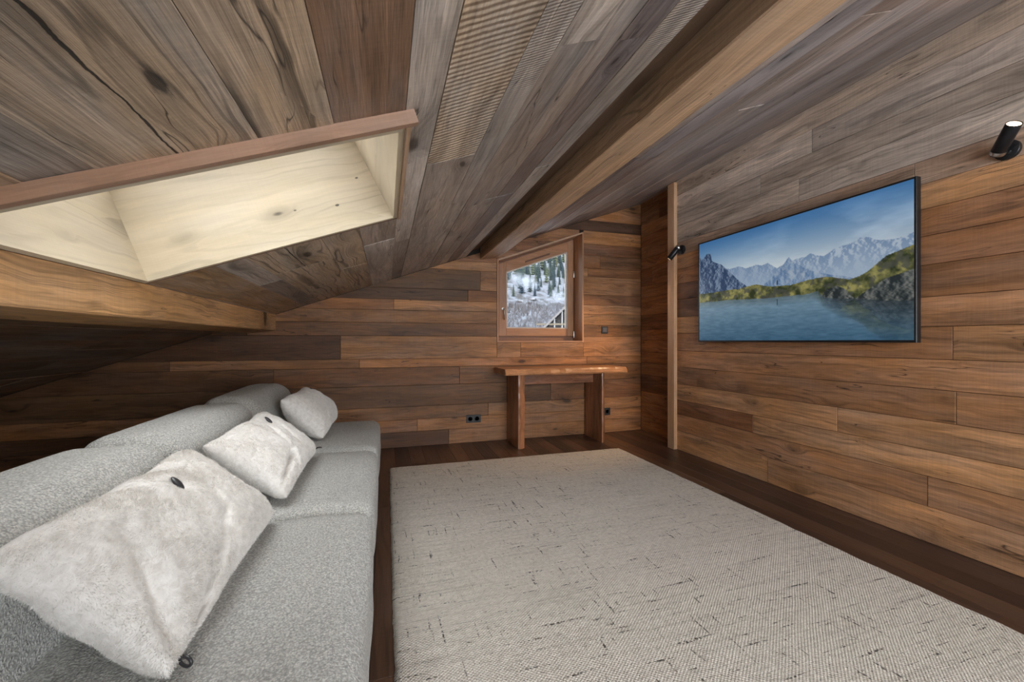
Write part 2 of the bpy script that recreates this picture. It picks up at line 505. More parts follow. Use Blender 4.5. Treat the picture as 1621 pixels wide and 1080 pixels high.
rnd = random.Random(5)
z = 0; zs = [0]
while zs[-1] < 2.62: zs.append(zs[-1] + rnd.choice((.12, .14, .17, .2)))
zs[-1] = ceil_z(XA)
for z0, z1 in zip(zs[:-1], zs[1:]):
    ys = [YP, YB] if rnd.random() < .6 else [YP, rnd.uniform(3.6, 4.0), YB]
    for a, b in zip(ys[:-1], ys[1:]):
        plank(rect(-b, -a, z0, z1), FR_ALC, M['wall'], wall_recess, vary(rnd.choice(BW), rnd, 0.15, 0.05))

# post trim at the end of the screen wall
mb = MB(); mb.box(-(ceil_z(2.66) - .004) / 2, (ceil_z(2.66) - .004) / 2, -.046, .046, 0, .037)
post = mb.build('trim_1', M['trim'], None, srgb(204, 160, 120))
post.matrix_local = frame((XR, 3.384, (ceil_z(2.66) - .004) / 2), (0, 0, 1), (0, 1, 0)) 
tag(post, 'tall planed wooden post strip at the end of the right wall', 'trim', kind='structure')

# wall behind the camera and the low knee wall
GX0, GX1, GZ0 = .05, 2.45, .50                  # unseen glazing added behind the viewer to fill the room with daylight
def gtop(x): return ceil_z(x) - .14
mb = MB()
for p in (rect(-XA - .2, -GX1, 0, 3), rect(-GX0, -XL + .2, 0, 3), rect(-GX1, -GX0, 0, GZ0),
          [(-GX1, gtop(GX1)), (-GX0, gtop(GX0)), (-GX0, 3), (-GX1, 3)]):
    p = clip(p, SL, 1, Z0 + .06)
    if len(p) > 2: mb.prism(p, -0.2, -0.021, FR_FRONT)
wall_front = mb.build('wall_front', M['backing'])
tag(wall_front, 'board wall behind the viewer around the added fill glazing', 'wall', kind='structure')
rnd = random.Random(8)
for a, b in ((XL, GX0), (GX1, XR)):
    z = 0.0
    while z < 2.7:
        h = rnd.choice((.14, .16, .19))
        p = clip(rect(-b, -a, z, z + h), SL, 1, Z0 - .002)
        if len(p) > 2: plank(p, FR_FRONT, M['wall'], wall_front, vary(rnd.choice(BW), rnd))
        z += h
plank(rect(-GX1, -GX0, 0, GZ0), FR_FRONT, M['wall'], wall_front, BW[0])
plank([(-GX1, gtop(GX1)), (-GX0, gtop(GX0)), (-GX0, ceil_z(GX0) - .002), (-GX1, ceil_z(GX1) - .002)], FR_FRONT, M['wall'], wall_front, BW[1])
mb = MB(); mb.box(XL - .2, XL - .0205, YF - .1, YB + .1, 0, ceil_z(XL) + .06)
wall_left = mb.build('wall_left', M['backing'])
tag(wall_left, 'low knee wall in the dark under the eaves', 'wall', kind='structure')
for a, b in ((YF, .2), (.2, 2.3), (2.3, YB)):
    for z0, z1 in ((0, .16), (.16, .31), (.31, ceil_z(XL))):
        plank(rect(a, b, z0, z1), FR_LEFT, M['wall'], wall_left, vary(rnd.choice(BW), rnd))

# ------------------------------------------------------------------ ceiling with two roof-window openings
HOLES = [(1.13, 2.07, -.955, .05)]        # y0 y1 x0 x1
def minus(r, h):
    y0, y1, x0, x1 = r; a0, a1, b0, b1 = h
    if y1 <= a0 or y0 >= a1 or x1 <= b0 or x0 >= b1: return [r]
    o = []
    if y0 < a0: o.append((y0, a0, x0, x1))
    if y1 > a1: o.append((a1, y1, x0, x1))
    ya, yb = max(y0, a0), min(y1, a1)
    if x0 < b0: o.append((ya, yb, x0, b0))
    if x1 > b1: o.append((ya, yb, b1, x1))
    return o
def minus_all(r):
    rs = [r]
    for h in HOLES: rs = [q for p in rs for q in minus(p, h)]
    return rs
mb = MB()
for y0, y1, x0, x1 in minus_all((YF - .2, YB + .35, XL - .3, XA + .35)):
    mb.prism(rect(y0, y1, x0 * NS, x1 * NS), -0.36, -0.056, FR_CEIL)
for y0, y1, x0, x1 in minus_all((YF - .2, YB + .35, XL - .3, .80)) + minus_all((YF - .2, YB + .35, 1.1, XA + .35)):
    mb.prism(rect(y0, y1, x0 * NS, x1 * NS), -0.056, -0.021, FR_CEIL)
ceiling = mb.build('ceiling', M['backing'])
tag(ceiling, 'sloping ceiling of weathered grey-brown reclaimed boards', 'ceiling', kind='structure')
ROWS_C = [-3.25, -3.06, -2.88, -2.70, -2.50, -2.33, -2.15, -1.97, -1.79, -1.62, -1.45, -1.28, -1.12, -.955, -.72, -.60, -.29, -.124, .05,
          .14, .32, .407, .514, .59, .69, .79]
ROWS_C2 = [1.14, 1.32, 1.48, 1.64, 1.80, 1.98, 2.14, 2.33, 2.52, 2.70, 2.90]
CW = [srgb(178, 154, 130), srgb(166, 142, 120), srgb(188, 164, 140), srgb(158, 134, 112), srgb(172, 150, 130)]
CB = [srgb(150, 118, 90), srgb(160, 126, 96), srgb(140, 110, 84)]
CP = [srgb(158, 138, 128), srgb(170, 152, 144), srgb(144, 122, 112), srgb(150, 124, 106), srgb(178, 154, 136)]
def greyed(c, t=.32):
    m = (c[0] + c[1] + c[2]) / 3 * 1.03
    return tuple(v * (1 - t) + m * t for v in c[:3]) + (1,)
CW = [greyed(c) for c in CW]; CP = [greyed(c, .2) for c in CP]
rnd = random.Random(31)
for rows, pal0 in ((ROWS_C, CW), (ROWS_C2, CP)):
    for x0, x1 in zip(rows[:-1], rows[1:]):
        ys = splits(YF, YB, rnd, 0.9, 2.3)
        mats = {}
        if abs(x0 - .14) < 1e-6: ys = [YF, -.6, 1.51, 2.9, YB]
        if abs(x0 + .60) < 1e-6: ys = [YF, -.3, 2.6, YB]
        if abs(x0 + .29) < 1e-6: ys = [YF, -.5, 3.0, YB]
        if abs(x0 + .124) < 1e-6: ys = [YF, .1, 1.2, 2.5, YB]
        for a, b in zip(ys[:-1], ys[1:]):
            pal = pal0
            if x1 < -1: pal = CB
            c = vary(rnd.choice(pal), rnd, 0.13, 0.04)
            if abs(x0 + .955) < 1e-6: c = srgb(176, 140, 100)
            if abs(x0 + .124) < 1e-6 and a < 1: c = srgb(140, 108, 84)
            mt = M['ceil']
            if abs(x0 - .14) < 1e-6 and a < 1 and b > 1: mt = M['ceil_saw']; c = srgb(172, 148, 122)
            if abs(x0 - .32) < 1e-6 or abs(x0 - .69) < 1e-6: mt = M['ceil_fine']
            if abs(x0 + .60) < 1e-6: mt = M['ceil_split'] if a < 0.5 and b > 1 else M['ceil_coarse']; c = srgb(174, 150, 124)
            if abs(x0 + .29) < 1e-6: mt = M['ceil_coarse']; c = srgb(182, 156, 128)
            if abs(x0 - .59) < 1e-6: c = srgb(122, 106, 98)
            for y0, y1, xa, xb in minus_all((a, b, x0, x1)):
                plank(rect(y0, y1, xa * NS, xb * NS), FR_CEIL, mt, ceiling, c, lift=rnd.uniform(-.002, .0025), gap=.0006, ch=.0008)
# dark recessed strip beside the main beam
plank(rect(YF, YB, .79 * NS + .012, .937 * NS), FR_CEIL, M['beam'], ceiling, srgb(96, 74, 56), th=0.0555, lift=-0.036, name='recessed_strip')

# ------------------------------------------------------------------ beams
def beam(name, pts, y0, y1, col, label):
    """pts: cross-section (x, z) counter-clockwise seen from the viewer"""
    cx = sum(p[0] for p in pts) / len(pts); cz = sum(p[1] for p in pts) / len(pts)
    L = y1 - y0
    mb = MB()
    n = len(pts); segs = 26
    prof = []
    for i in range(n):                                   # slightly rounded arrises
        p0, p1, p2 = Vector(pts[i - 1]), Vector(pts[i]), Vector(pts[(i + 1) % n])
        prof.append(p1 + (p0 - p1).normalized() * .006); prof.append(p1 + (p2 - p1).normalized() * .006)
    vsx = []; k = len(prof)
    for s in range(segs + 1):
        x = -L / 2 + L * s / segs
        for j, p in enumerate(prof):
            w = 0.0025 * mnoise.noise(Vector((x * 2.0, j * 3.1, cx)))
            vsx.append((x, -(p.x - cx) + w, p.y - cz + w))
    fs = []
    for s in range(segs):
        for j in range(k):
            t = (j + 1) % k
            fs.append((s * k + j, s * k + t, (s + 1) * k + t, (s + 1) * k + j))
    fs.append(tuple(range(k))); fs.append(tuple(reversed(range(segs * k, segs * k + k))))
    mb.add(vsx, [tuple(reversed(f)) for f in fs])
    o = mb.build(name, M['beam'], None, col)
    o.matrix_local = frame((cx, (y0 + y1) / 2, cz), (0, 1, 0), (-1, 0, 0))
    tag(o, label, 'beam', kind='structure')
    bm = bmesh.new(); bm.from_mesh(o.data); bmesh.ops.recalc_face_normals(bm, faces=bm.faces); bm.to_mesh(o.data); bm.free()
    return o
beam('ceiling_beam', [(.94, 1.897), (1.142, 1.930), (1.142, ceil_z(1.142) + .02), (.94, ceil_z(.94) + .056)], YF, YB - .001,
     srgb(196, 160, 124), 'thick honey-coloured larch beam crossing the ceiling towards the window')
beam('ceiling_beam', [(-1.16, 1.118), (-.957, 1.143), (-.957, ceil_z(-.957) - .001), (-1.16, ceil_z(-1.16) - .001)], YF, YB - .001,
     srgb(206, 158, 106), 'low warm-toned beam under the skylight above the sofa')

# ------------------------------------------------------------------ skylights
gl = NT('clear_glass')
for nd in list(gl.n):
    if nd.type == 'BSDF_PRINCIPLED': gl.n.remove(nd)
tr = gl.new('ShaderNodeBsdfTransparent'); tr.inputs[0].default_value = (0.95, 0.96, 0.97, 1)

gs = gl.new('ShaderNodeBsdfGlossy'); gs.inputs['Roughness'].default_value = 0.02
fr_ = gl.new('ShaderNodeFresnel'); fr_.inputs[0].default_value = 1.35
mx = gl.new('ShaderNodeMixShader')
gl.link(fr_.outputs[0], mx.inputs[0]); gl.link(tr.outputs[0], mx.inputs[1]); gl.link(gs.outputs[0], mx.inputs[2])
gl.link(mx.outputs[0], gl.out.inputs[0])
M['glass'] = gl.m
g2 = gl.m.copy(); g2.name = 'tinted_glass'
for nd in g2.node_tree.nodes:
    if nd.type == 'BSDF_TRANSPARENT': nd.inputs[0].default_value = (0.47, 0.475, 0.48, 1)  # tint added to dim the view through the far window
g3 = gl.m.copy(); g3.name = 'dimmed_glass'
for nd in g3.node_tree.nodes:
    if nd.type == 'BSDF_TRANSPARENT': nd.inputs[0].default_value = (0.80, 0.80, 0.80, 1)  # transmission lowered to keep the skylight shaft from overexposing
M['glass_dimmed'] = g3
M['glass_tint'] = g2

fill_glaz = empty('fill_window', (1.2, YF, GZ0)); tag(fill_glaz, 'wide glazing added behind the viewer as fill light', 'window', kind='structure')  # made-up window that supplies most of the fill light
GI = Matrix.Translation(-Vector(fill_glaz.location))
def gpart(nm, poly, n0, n1, mat, col=srgb(172, 122, 84)):
    mb = MB(); mb.prism(poly, n0, n1, FR_FRONT); o = mb.build(nm, mat, fill_glaz, col); o.matrix_local = GI; return o
nb = 3
for i in range(nb + 1):
    x = GX0 + .035 + (GX1 - GX0 - .07) * i / nb
    gpart('mullion', [(-x - .035, GZ0), (-x + .035, GZ0), (-x + .035, gtop(x - .035) - .0), (-x - .035, gtop(x + .035))], -.14, -.06, M['trim'])
    if i < nb:
        xn = GX0 + .035 + (GX1 - GX0 - .07) * (i + 1) / nb
        a_, b_ = x + .035, xn - .035
        gpart('pane', [(-b_, GZ0), (-a_, GZ0), (-a_, gtop(a_)), (-b_, gtop(b_))], -.105, -.097, M['glass'])
portal('sky_portal', (.5 * (GX0 + GX1), YF - .16, 1.38), Matrix.Rotation(math.radians(90), 4, 'X'), GX1 - GX0, 1.9)

def skylight(name, h, label):
    y0, y1, x0, x1 = h
    root = empty(name, (0.5 * (x0 + x1), 0.5 * (y0 + y1), ceil_z(.5 * (x0 + x1))))
    tag(root, label, 'skylight', kind='structure')
    inv = root.matrix_world.inverted()
    bpy.context.view_layer.update()
    inv = Matrix.Translation(-Vector(root.location))
    D = 0.56; T = 0.019
    v0, v1 = x0 * NS, x1 * NS
    pal = srgb(201, 185, 157)
    def panel(nm, quad, thick, M_=M['pine'], col=pal, axis=None):
        """quad: four points in (u, v, depth up) of the ceiling frame, extruded by the vector thick"""
        pts = [FR_CEIL @ Vector((p[0], p[1], -p[2])) for p in quad]
        tv = FR_CEIL.to_3x3() @ Vector((thick[0], thick[1], -thick[2]))
        c = sum(pts, Vector()) / 4
        ux = (pts[1] - pts[0]).normalized(); nz = tv.normalized(); uy = nz.cross(ux)
        F = frame(c, ux, uy)
        Fi = F.inverted()
        q = [Fi @ p for p in pts] + [Fi @ (p + tv) for p in pts]
        mb = MB(); mb.add(q, [(0, 1, 2, 3), (7, 6, 5, 4), (0, 4, 5, 1), (1, 5, 6, 2), (2, 6, 7, 3), (3, 7, 4, 0)])
        o = mb.build(nm, M_, root, col)
        bm = bmesh.new(); bm.from_mesh(o.data); bmesh.ops.recalc_face_normals(bm, faces=bm.faces); bm.to_mesh(o.data); bm.free()
        o.matrix_local = inv @ F
        return o
    lip = -0.006; dv = 0.075
    panel('lining_panel', [(y1, v0 + T, lip), (y1, v1 - T, lip), (y1, v1 - T - dv, D), (y1, v0 + T, D)], (-T, 0, 0))
    panel('lining_panel', [(y0, v0 + T, -.034), (y0, v1 - T, -.034), (y0, v1 - T - dv, D), (y0, v0 + T, D)], (T, 0, 0))
    panel('lining_panel', [(y0, v0, lip), (y1, v0, lip), (y1, v0, D), (y0, v0, D)], (0, T, 0))
    panel('lining_panel', [(y0, v1, lip), (y1, v1, lip), (y1, v1 - dv, D), (y0, v1 - dv, D)], (0, -T, 0))
    # edge trims hanging below the boards on the near and high sides, thin dark bead on the others
    tc = srgb(156, 120, 96)
    panel('edge_trim', [(y0 - .021, v0 - .02, 0.0), (y0 - .021, v1 + .022, 0.0), (y0 - .021, v1 + .022, -.036), (y0 - .021, v0 - .02, -.036)], (.02, 0, 0), M['trim'], tc)
    panel('edge_trim', [(y0, v1 + .001, 0.0), (y1, v1 + .001, 0.0), (y1, v1 + .001, -.016), (y0, v1 + .001, -.016)], (0, .012, 0), M['trim'], srgb(186, 152, 120))
    panel('edge_trim', [(y1 + .001, v0, 0.0), (y1 + .001, v1, 0.0), (y1 + .001, v1, -.007), (y1 + .001, v0, -.007)], (.012, 0, 0), M['trim'], srgb(120, 90, 66))
    # roof window: sash frame and pane at the head of the shaft
    va, vb = v0 + T, v1 - T - dv
    ua, ub = y0 + T, y1 - T
    w = 0.05
    for q in ([(ua, va), (ub, va), (ub, va + w), (ua, va + w)], [(ua, vb - w), (ub, vb - w), (ub, vb), (ua, vb)],
              [(ua, va + w), (ua + w, va + w), (ua + w, vb - w), (ua, vb - w)], [(ub - w, va + w), (ub, va + w), (ub, vb - w), (ub - w, vb - w)]):
        panel('sash_rail', [(p[0], p[1], D - .06) for p in q], (0, 0, .05), M['pine'], srgb(236, 222, 196))
    panel('pane', [(ua + w, va + w, D - .03), (ub - w, va + w, D - .03), (ub - w, vb - w, D - .03), (ua + w, vb - w, D - .03)], (0, 0, .006), M['glass_dimmed'])
    c = FR_CEIL @ Vector((.5 * (ua + ub), .5 * (va + vb), -(D + .03)))
    R = FR_CEIL.to_3x3().to_4x4() @ Matrix.Rotation(math.pi, 4, 'X')
    # the lamp-side of a portal faces into the room
    portal('sky_portal', c, FR_CEIL.to_3x3().to_4x4() @ Matrix.Rotation(math.pi, 4, 'X'), ub - ua, vb - va)
    return root
skylight('window_2', HOLES[0], 'pale pine-lined skylight shaft in the sloping ceiling')

# ------------------------------------------------------------------ window in the far wall
win = empty('window_1', (1.62, YB, WZ0))
tag(win, 'small slant-topped wooden window in the far wall looking on snowy forest', 'window', kind='structure')
WI = Matrix.Translation(-Vector(win.location))
WC = srgb(172, 122, 84)
def wpart(nm, poly, y0, y1, mat=None, col=WC, ch=0.0, parent=None, along=None):
    """poly in (x, z); extruded from depth y1 (far) to y0 (near)"""
    cu = sum(p[0] for p in poly) / len(poly); cv = sum(p[1] for p in poly) / len(poly)
    if along == 'z':            # grain upright
        F = frame((cu, y1, cv), (0, 0, 1), (-1, 0, 0)); pl = [(p[1] - cv, -(p[0] - cu)) for p in poly]
    else:
        F = frame((cu, y1, cv), (1, 0, 0), (0, 0, 1)); pl = [(p[0] - cu, p[1] - cv) for p in poly]
    mb = MB(); mb.prism(pl, 0, y1 - y0, None, ch)
    o = mb.build(nm, mat or M['trim'], parent or win, col)
    o.matrix_local = WI @ F
    return o
T = .018; YO = YB - .006; YG = 4.40
def sl(x, d): return wtop(x) - d
# casing boards lining the reveal
wpart('casing_board', [(WX0, WZ0), (WX0 + T, WZ0), (WX0 + T, sl(WX0 + T, 0)), (WX0, sl(WX0, 0))], YO, 4.50, ch=.001, along='z')
wpart('casing_board', [(WX1 - T, WZ0), (WX1, WZ0), (WX1, sl(WX1, 0)), (WX1 - T, sl(WX1 - T, 0))], YO, 4.50, col=srgb(186, 136, 96), ch=.001, along='z')
wpart('casing_board', [(WX0 + T, WZ0), (WX1 - T, WZ0), (WX1 - T, WZ0 + T), (WX0 + T, WZ0 + T)], YO, 4.50, ch=.001)
wpart('casing_board', [(WX0 + T, sl(WX0 + T, T)), (WX1 - T, sl(WX1 - T, T)), (WX1 - T, sl(WX1 - T, 0)), (WX0 + T, sl(WX0 + T, 0))], YO, 4.50, col=srgb(190, 150, 118), ch=.001)
# fixed frame
a0, a1, b0 = WX0 + T, WX1 - T, WZ0 + T
FW = .05
wpart('frame_rail', [(a0, b0), (a0 + FW, b0), (a0 + FW, sl(a0 + FW, T)), (a0, sl(a0, T))], YG + .02, 4.49, col=srgb(150, 106, 74), along='z')
wpart('frame_rail', [(a1 - .012, b0), (a1, b0), (a1, sl(a1, T)), (a1 - .012, sl(a1 - .012, T))], YG + .02, 4.49, col=srgb(120, 84, 60), along='z')
wpart('frame_rail', [(a0 + FW, b0), (a1 - .012, b0), (a1 - .012, b0 + .06), (a0 + FW, b0 + .06)], YG + .02, 4.49, col=srgb(140, 98, 70))
wpart('frame_rail', [(a0 + FW, sl(a0 + FW, T + .03)), (a1 - .012, sl(a1 - .012, T + .03)), (a1 - .012, sl(a1 - .012, T)), (a0 + FW, sl(a0 + FW, T))], YG + .02, 4.49, col=srgb(140, 98, 70))
# opening sash
s0, s1, sb = 1.195, 2.100, 1.106
gx0, gx1, gz = 1.282, 2.028, 1.192
def st(x): return sl(x, .034)
def gt(x): return sl(x, .150)
SY = YG - .012
wpart('sash_rail', [(s0, sb), (gx0, sb), (gx0, st(gx0)), (s0, st(s0))], SY, 4.455, ch=.003, along='z')
wpart('sash_rail', [(gx1, sb), (s1, sb), (s1, st(s1)), (gx1, st(gx1))], SY, 4.455, col=srgb(176, 128, 90), ch=.003, along='z')
wpart('sash_rail', [(gx0, sb), (gx1, sb), (gx1, gz), (gx0, gz)], SY, 4.455, ch=.003)
tr_ = wpart('sash_rail', [(gx0, gt(gx0)), (gx1, gt(gx1)), (gx1, st(gx1)), (gx0, st(gx0))], SY, 4.455, ch=.003)
wpart('trickle_vent', [(1.50, sl(1.50, .118)), (1.80, sl(1.80, .118)), (1.80, sl(1.80, .098)), (1.50, sl(1.50, .098))], SY - .008, SY + .002, col=srgb(112, 76, 54), ch=.002)
# glazing bead and pane
for q in ([(gx0, gz), (gx0 + .012, gz), (gx0 + .012, gt(gx0 + .012)), (gx0, gt(gx0))],
          [(gx1 - .012, gz), (gx1, gz), (gx1, gt(gx1)), (gx1 - .012, gt(gx1 - .012))],
          [(gx0 + .012, gz), (gx1 - .012, gz), (gx1 - .012, gz + .012), (gx0 + .012, gz + .012)],
          [(gx0 + .012, gt(gx0 + .012) - .012), (gx1 - .012, gt(gx1 - .012) - .012), (gx1 - .012, gt(gx1 - .012)), (gx0 + .012, gt(gx0 + .012))]):
    wpart('glazing_bead', q, SY + .012, 4.45, col=srgb(206, 190, 176))
wpart('pane', [(gx0 + .002, gz + .002), (gx1 - .002, gz + .002), (gx1 - .002, gt(gx1) - .004), (gx0 + .002, gt(gx0) - .004)], 4.428, 4.434, M['glass_tint'])
# steel handle on the left stile, hinges on the right
mb = MB()
mb.lathe([(.013, 0), (.013, .008)], 18, Matrix.Translation((0, 0, .062)) @ Matrix.Rotation(math.radians(90), 4, 'X'))
mb.tube([(0, -.006, .062), (0, -.04, .062), (.004, -.046, .056), (.006, -.046, -.06)], .0065, 10)
o = mb.build('handle', M['steel'], win); o.location = Vector((1.240, SY, 1.345)) - Vector(win.location)
for hz in (1.83, 1.075):
    mb = MB(); mb.lathe([(.008, -.04), (.009, -.036), (.009, .036), (.008, .04)], 14)
    o = mb.build('hinge', M['steel'], win); o.location = Vector((2.100, SY - .010, hz + (.0 if hz > 1.5 else .05))) - Vector(win.location)
portal('sky_portal', (1.65, 4.52, 1.62), Matrix.Rotation(math.radians(-90), 4, 'X'), .76, .86)

# ------------------------------------------------------------------ sockets and switch on the far wall
def wall_plate(name, x, z, n, label, cat, switch=False):
    root = empty(name, (x, YB, z)); tag(root, label, cat)
    w = .041 + .0 if n == 1 else .041 + .0355
    mb = MB(); mb.prism(rect(-w, w, -.041, .041), -.001, .009, frame((0, 0, 0), (1, 0, 0), (0, 0, 1)), .002)
    mb.build('plate', M['socketgrey'], root)
    for i in range(n):
        cx = 0 if n == 1 else (-.0355 + .071 * i)
        if switch:
            mb = MB(); mb.prism(rect(-.026, .026, -.026, .026), .009, .0125, frame((0, 0, 0), (1, 0, 0), (0, 0, 1)), .002)
            mb.build('rocker', plain('grey_rocker', (.10, .10, .11), .4), root)
        else:
            mb = MB(); mb.lathe([(.026, .0), (.026, .003), (.0215, .003), (.020, -.006), (.0, -.006)], 28,
                                frame((cx, -.009, 0), (1, 0, 0), (0, 0, 1)), cap1=False)
            s = mb.build('socket_ring', M['socketgrey'], root)
            mb = MB()
            for q in (-.0095, .0095): mb.lathe([(.0026, -.0058), (.0026, -.0040)], 10, frame((cx + q, -.009, 0), (1, 0, 0), (0, 0, 1)))
            mb.lathe([(.002, -.0058), (.002, .006), (.0015, .007)], 10, frame((cx, -.009, .010), (1, 0, 0), (0, 0, 1)))
            mb.build('contact_pins', M['steel'], s)
    return root
wall_plate('light_switch', 2.396, 1.177, 1, 'square anthracite switch on the boards right of the window', 'switch', True)
wall_plate('wall_socket', .868, .244, 2, 'black double socket low on the far wall left of the desk', 'socket')
wall_plate('wall_socket', 2.425, .242, 1, 'dark single socket beside the right leg of the desk', 'socket')

# ------------------------------------------------------------------ live-edge desk
desk = empty('console_table', (1.74, 3.96, 0)); tag(desk, 'reddish live-edge slab table standing under the window', 'table')
DC = srgb(180, 126, 84)
def slab(name, L, Wd, Th, F, seed, col, live=(True, True), ends=True, nx=40, ny=6, amp=.012):
    """board with a wavy waney edge; local x length, y width, z thickness"""
    mb = MB(); vs_ = []; fs = []
    rows = []
    for i in range(nx + 1):
        x = -L / 2 + L * i / nx
        e0 = amp * (mnoise.noise(Vector((x * 5, seed, 0))) + .5 * mnoise.noise(Vector((x * 14, seed, 3)))) if live[0] else 0
        e1 = amp * (mnoise.noise(Vector((x * 5, seed, 9))) + .5 * mnoise.noise(Vector((x * 14, seed, 7)))) if live[1] else 0
        y0 = -Wd / 2 + e0; y1 = Wd / 2 + e1
        b0 = (.022 + .01 * mnoise.noise(Vector((x * 8, seed, 5)))) if live[0] else .002
        b1 = (.022 + .01 * mnoise.noise(Vector((x * 8, seed, 15)))) if live[1] else .002
        pr = [(y0, -Th / 2), (y1, -Th / 2), (y1 + (.004 if live[1] else 0), -Th / 4), (y1 - b1 * .4, Th * .22), (y1 - b1, Th / 2)]
        pr += [(y1 + (y0 - y1) * t, Th / 2) for t in (.3, .7)]
        pr += [(y0 + b0, Th / 2), (y0 + b0 * .4, Th * .22), (y0 - (.004 if live[0] else 0), -Th / 4)]
        rows.append(pr)
        for y, z in pr: vs_.append((x, y, z))
    k = len(rows[0])
    for i in range(nx):
        for j in range(k):
            t = (j + 1) % k
            fs.append((i * k + j, (i + 1) * k + j, (i + 1) * k + t, i * k + t))
    fs.append(tuple(range(k))); fs.append(tuple(reversed(range(nx * k, nx * k + k))))
    mb.add(vs_, fs)
    o = mb.build(name, M['slab'], desk, col)
    bm = bmesh.new(); bm.from_mesh(o.data); bmesh.ops.recalc_face_normals(bm, faces=bm.faces); bm.to_mesh(o.data); bm.free()
    o.matrix_local = Matrix.Translation(-Vector(desk.location)) @ F
    return o
slab('table_top', 1.32, .42, .058, frame((1.742, 3.945, .750), (1, 0, 0), (0, 1, 0)), 1.3, DC, amp=.016)
slab('leg', .7205, .375, .072, frame((1.262, 3.975, .3603), (0, 0, 1), (0, -1, 0)), 4.1, srgb(164, 110, 74), live=(False, True), amp=.008)
slab('leg', .7205, .375, .044, frame((2.157, 3.975, .3603), (0, 0, 1), (0, -1, 0)), 7.7, srgb(164, 110, 74), live=(False, True), amp=.008)
slab('stretcher', .836, .115, .030, frame((1.7165, 3.99, .662), (1, 0, 0), (0, 0, 1)), 3.3, srgb(156, 100, 66), live=(False, False))
for ch in desk.children:
    if ch.name.startswith('stretcher'): pass

# ------------------------------------------------------------------ wall lamps
def wall_lamp(y, z, up, label, power):
    root = empty('wall_lamp', (XR, y, z)); tag(root, label, 'wall lamp', 'black tube wall lamps')
    W = frame((0, 0, 0), (0, -1, 0), (0, 0, 1))                   # local z points into the room
    mb = MB(); mb.lathe([(.043, 0.0), (.043, .016), (.0405, .019), (0.001, .019)], 36, W, cap1=False)
    mb.build('base', M['lampblack'], root)
    # pivot arm
    mb = MB(); mb.lathe([(.012, .018), (.012, .050)], 18, W); mb.build('pivot', M['lampblack'], root)
    # the tube turns in a plane parallel to the wall
    a = math.radians(24)
    d = Vector((-.48, -.58, .64)) if up else Vector((-.45, .42, -.78))
    d.normalize()
    c = Vector((-.062, 0, 0)) + d * .022
    q = d.to_track_quat('Z', 'Y').to_matrix().to_4x4()
    Tm = Matrix.Translation(c) @ q
    R = .0265
    mb = MB()
    mb.lathe([(.0005, -.052), (R - .003, -.052), (R, -.049), (R, .0885), (R - .001, .090), (R - .003, .0885), (R - .004, .069), (.001, .069)], 36, Tm, cap0=False, cap1=False)
    h = mb.build('lamp_tube', M['lampblack'], root)
    mb = MB(); mb.lathe([(R + .0006, -.047), (R + .0012, -.045), (R + .0012, -.034), (R + .0006, -.032)], 36, Tm, cap0=False, cap1=False)
    mb.build('band', M['steel'], h)
    mb = MB(); mb.lathe([(.0215, .0700), (.020, .0725), (.0005, .074)], 28, Tm, cap0=True, cap1=False)
    mb.build('lens', M['bulb'], h)
    mb = MB(); mb.lathe([(.0205, .0715), (R - .0036, .0872)], 36, Tm, cap0=False, cap1=False)
    mb.build('reflector', M['reflector'], h)  # pale cone added to brighten the inner rim of the tube
    l = bpy.data.lights.new('spot', 'SPOT')
    l.energy = power; l.color = (1.0, 0.66, 0.38); l.spot_size = math.radians(88); l.spot_blend = .8; l.shadow_soft_size = .018
    lo = bpy.data.objects.new('lamp_light', l); COL.objects.link(lo); lo.parent = h
    lo.matrix_local = Matrix.Translation(c + d * .082) @ (-d).to_track_quat('Z', 'Y').to_matrix().to_4x4()
    return root
wall_lamp(3.265, 1.92, False, 'black tube lamp beside the wooden post, pointing down', 45)
wall_lamp(1.12, 1.915, True, 'black tube lamp right of the screen, pointing up and lit', 6)

# ------------------------------------------------------------------ television
def fbm2(w, h, base, octs=5, seed=0, ax=1.0):
    r = np.random.default_rng(seed); out = np.zeros((h, w)); amp = 1; tot = 0
    for o in range(octs):
        gx = max(2, int(base * 2 ** o)); gy = max(2, int(base * 2 ** o * h / w * ax))
        g = r.random((gy + 2, gx + 2))
        X = np.linspace(0, gx, w, endpoint=False); Y = np.linspace(0, gy, h, endpoint=False)
        xi = X.astype(int); yi = Y.astype(int); fx = X - xi; fy = Y - yi
        fx = fx * fx * (3 - 2 * fx); fy = fy * fy * (3 - 2 * fy)
        a = g[np.ix_(yi, xi)]; b = g[np.ix_(yi, xi + 1)]; c = g[np.ix_(yi + 1, xi)]; d = g[np.ix_(yi + 1, xi + 1)]
        out += amp * ((a * (1 - fx) + b * fx) * (1 - fy)[:, None] + (c * (1 - fx) + d * fx) * fy[:, None])
        tot += amp; amp *= .55
    return out / tot
def ridge(W, pts, rough, seed):
    xs = np.linspace(0, 1, W)
    y = np.interp(xs, [p[0] for p in pts], [p[1] for p in pts])
    n = fbm2(W, 2, 9, 6, seed)[0] - .5
    return y + n * rough
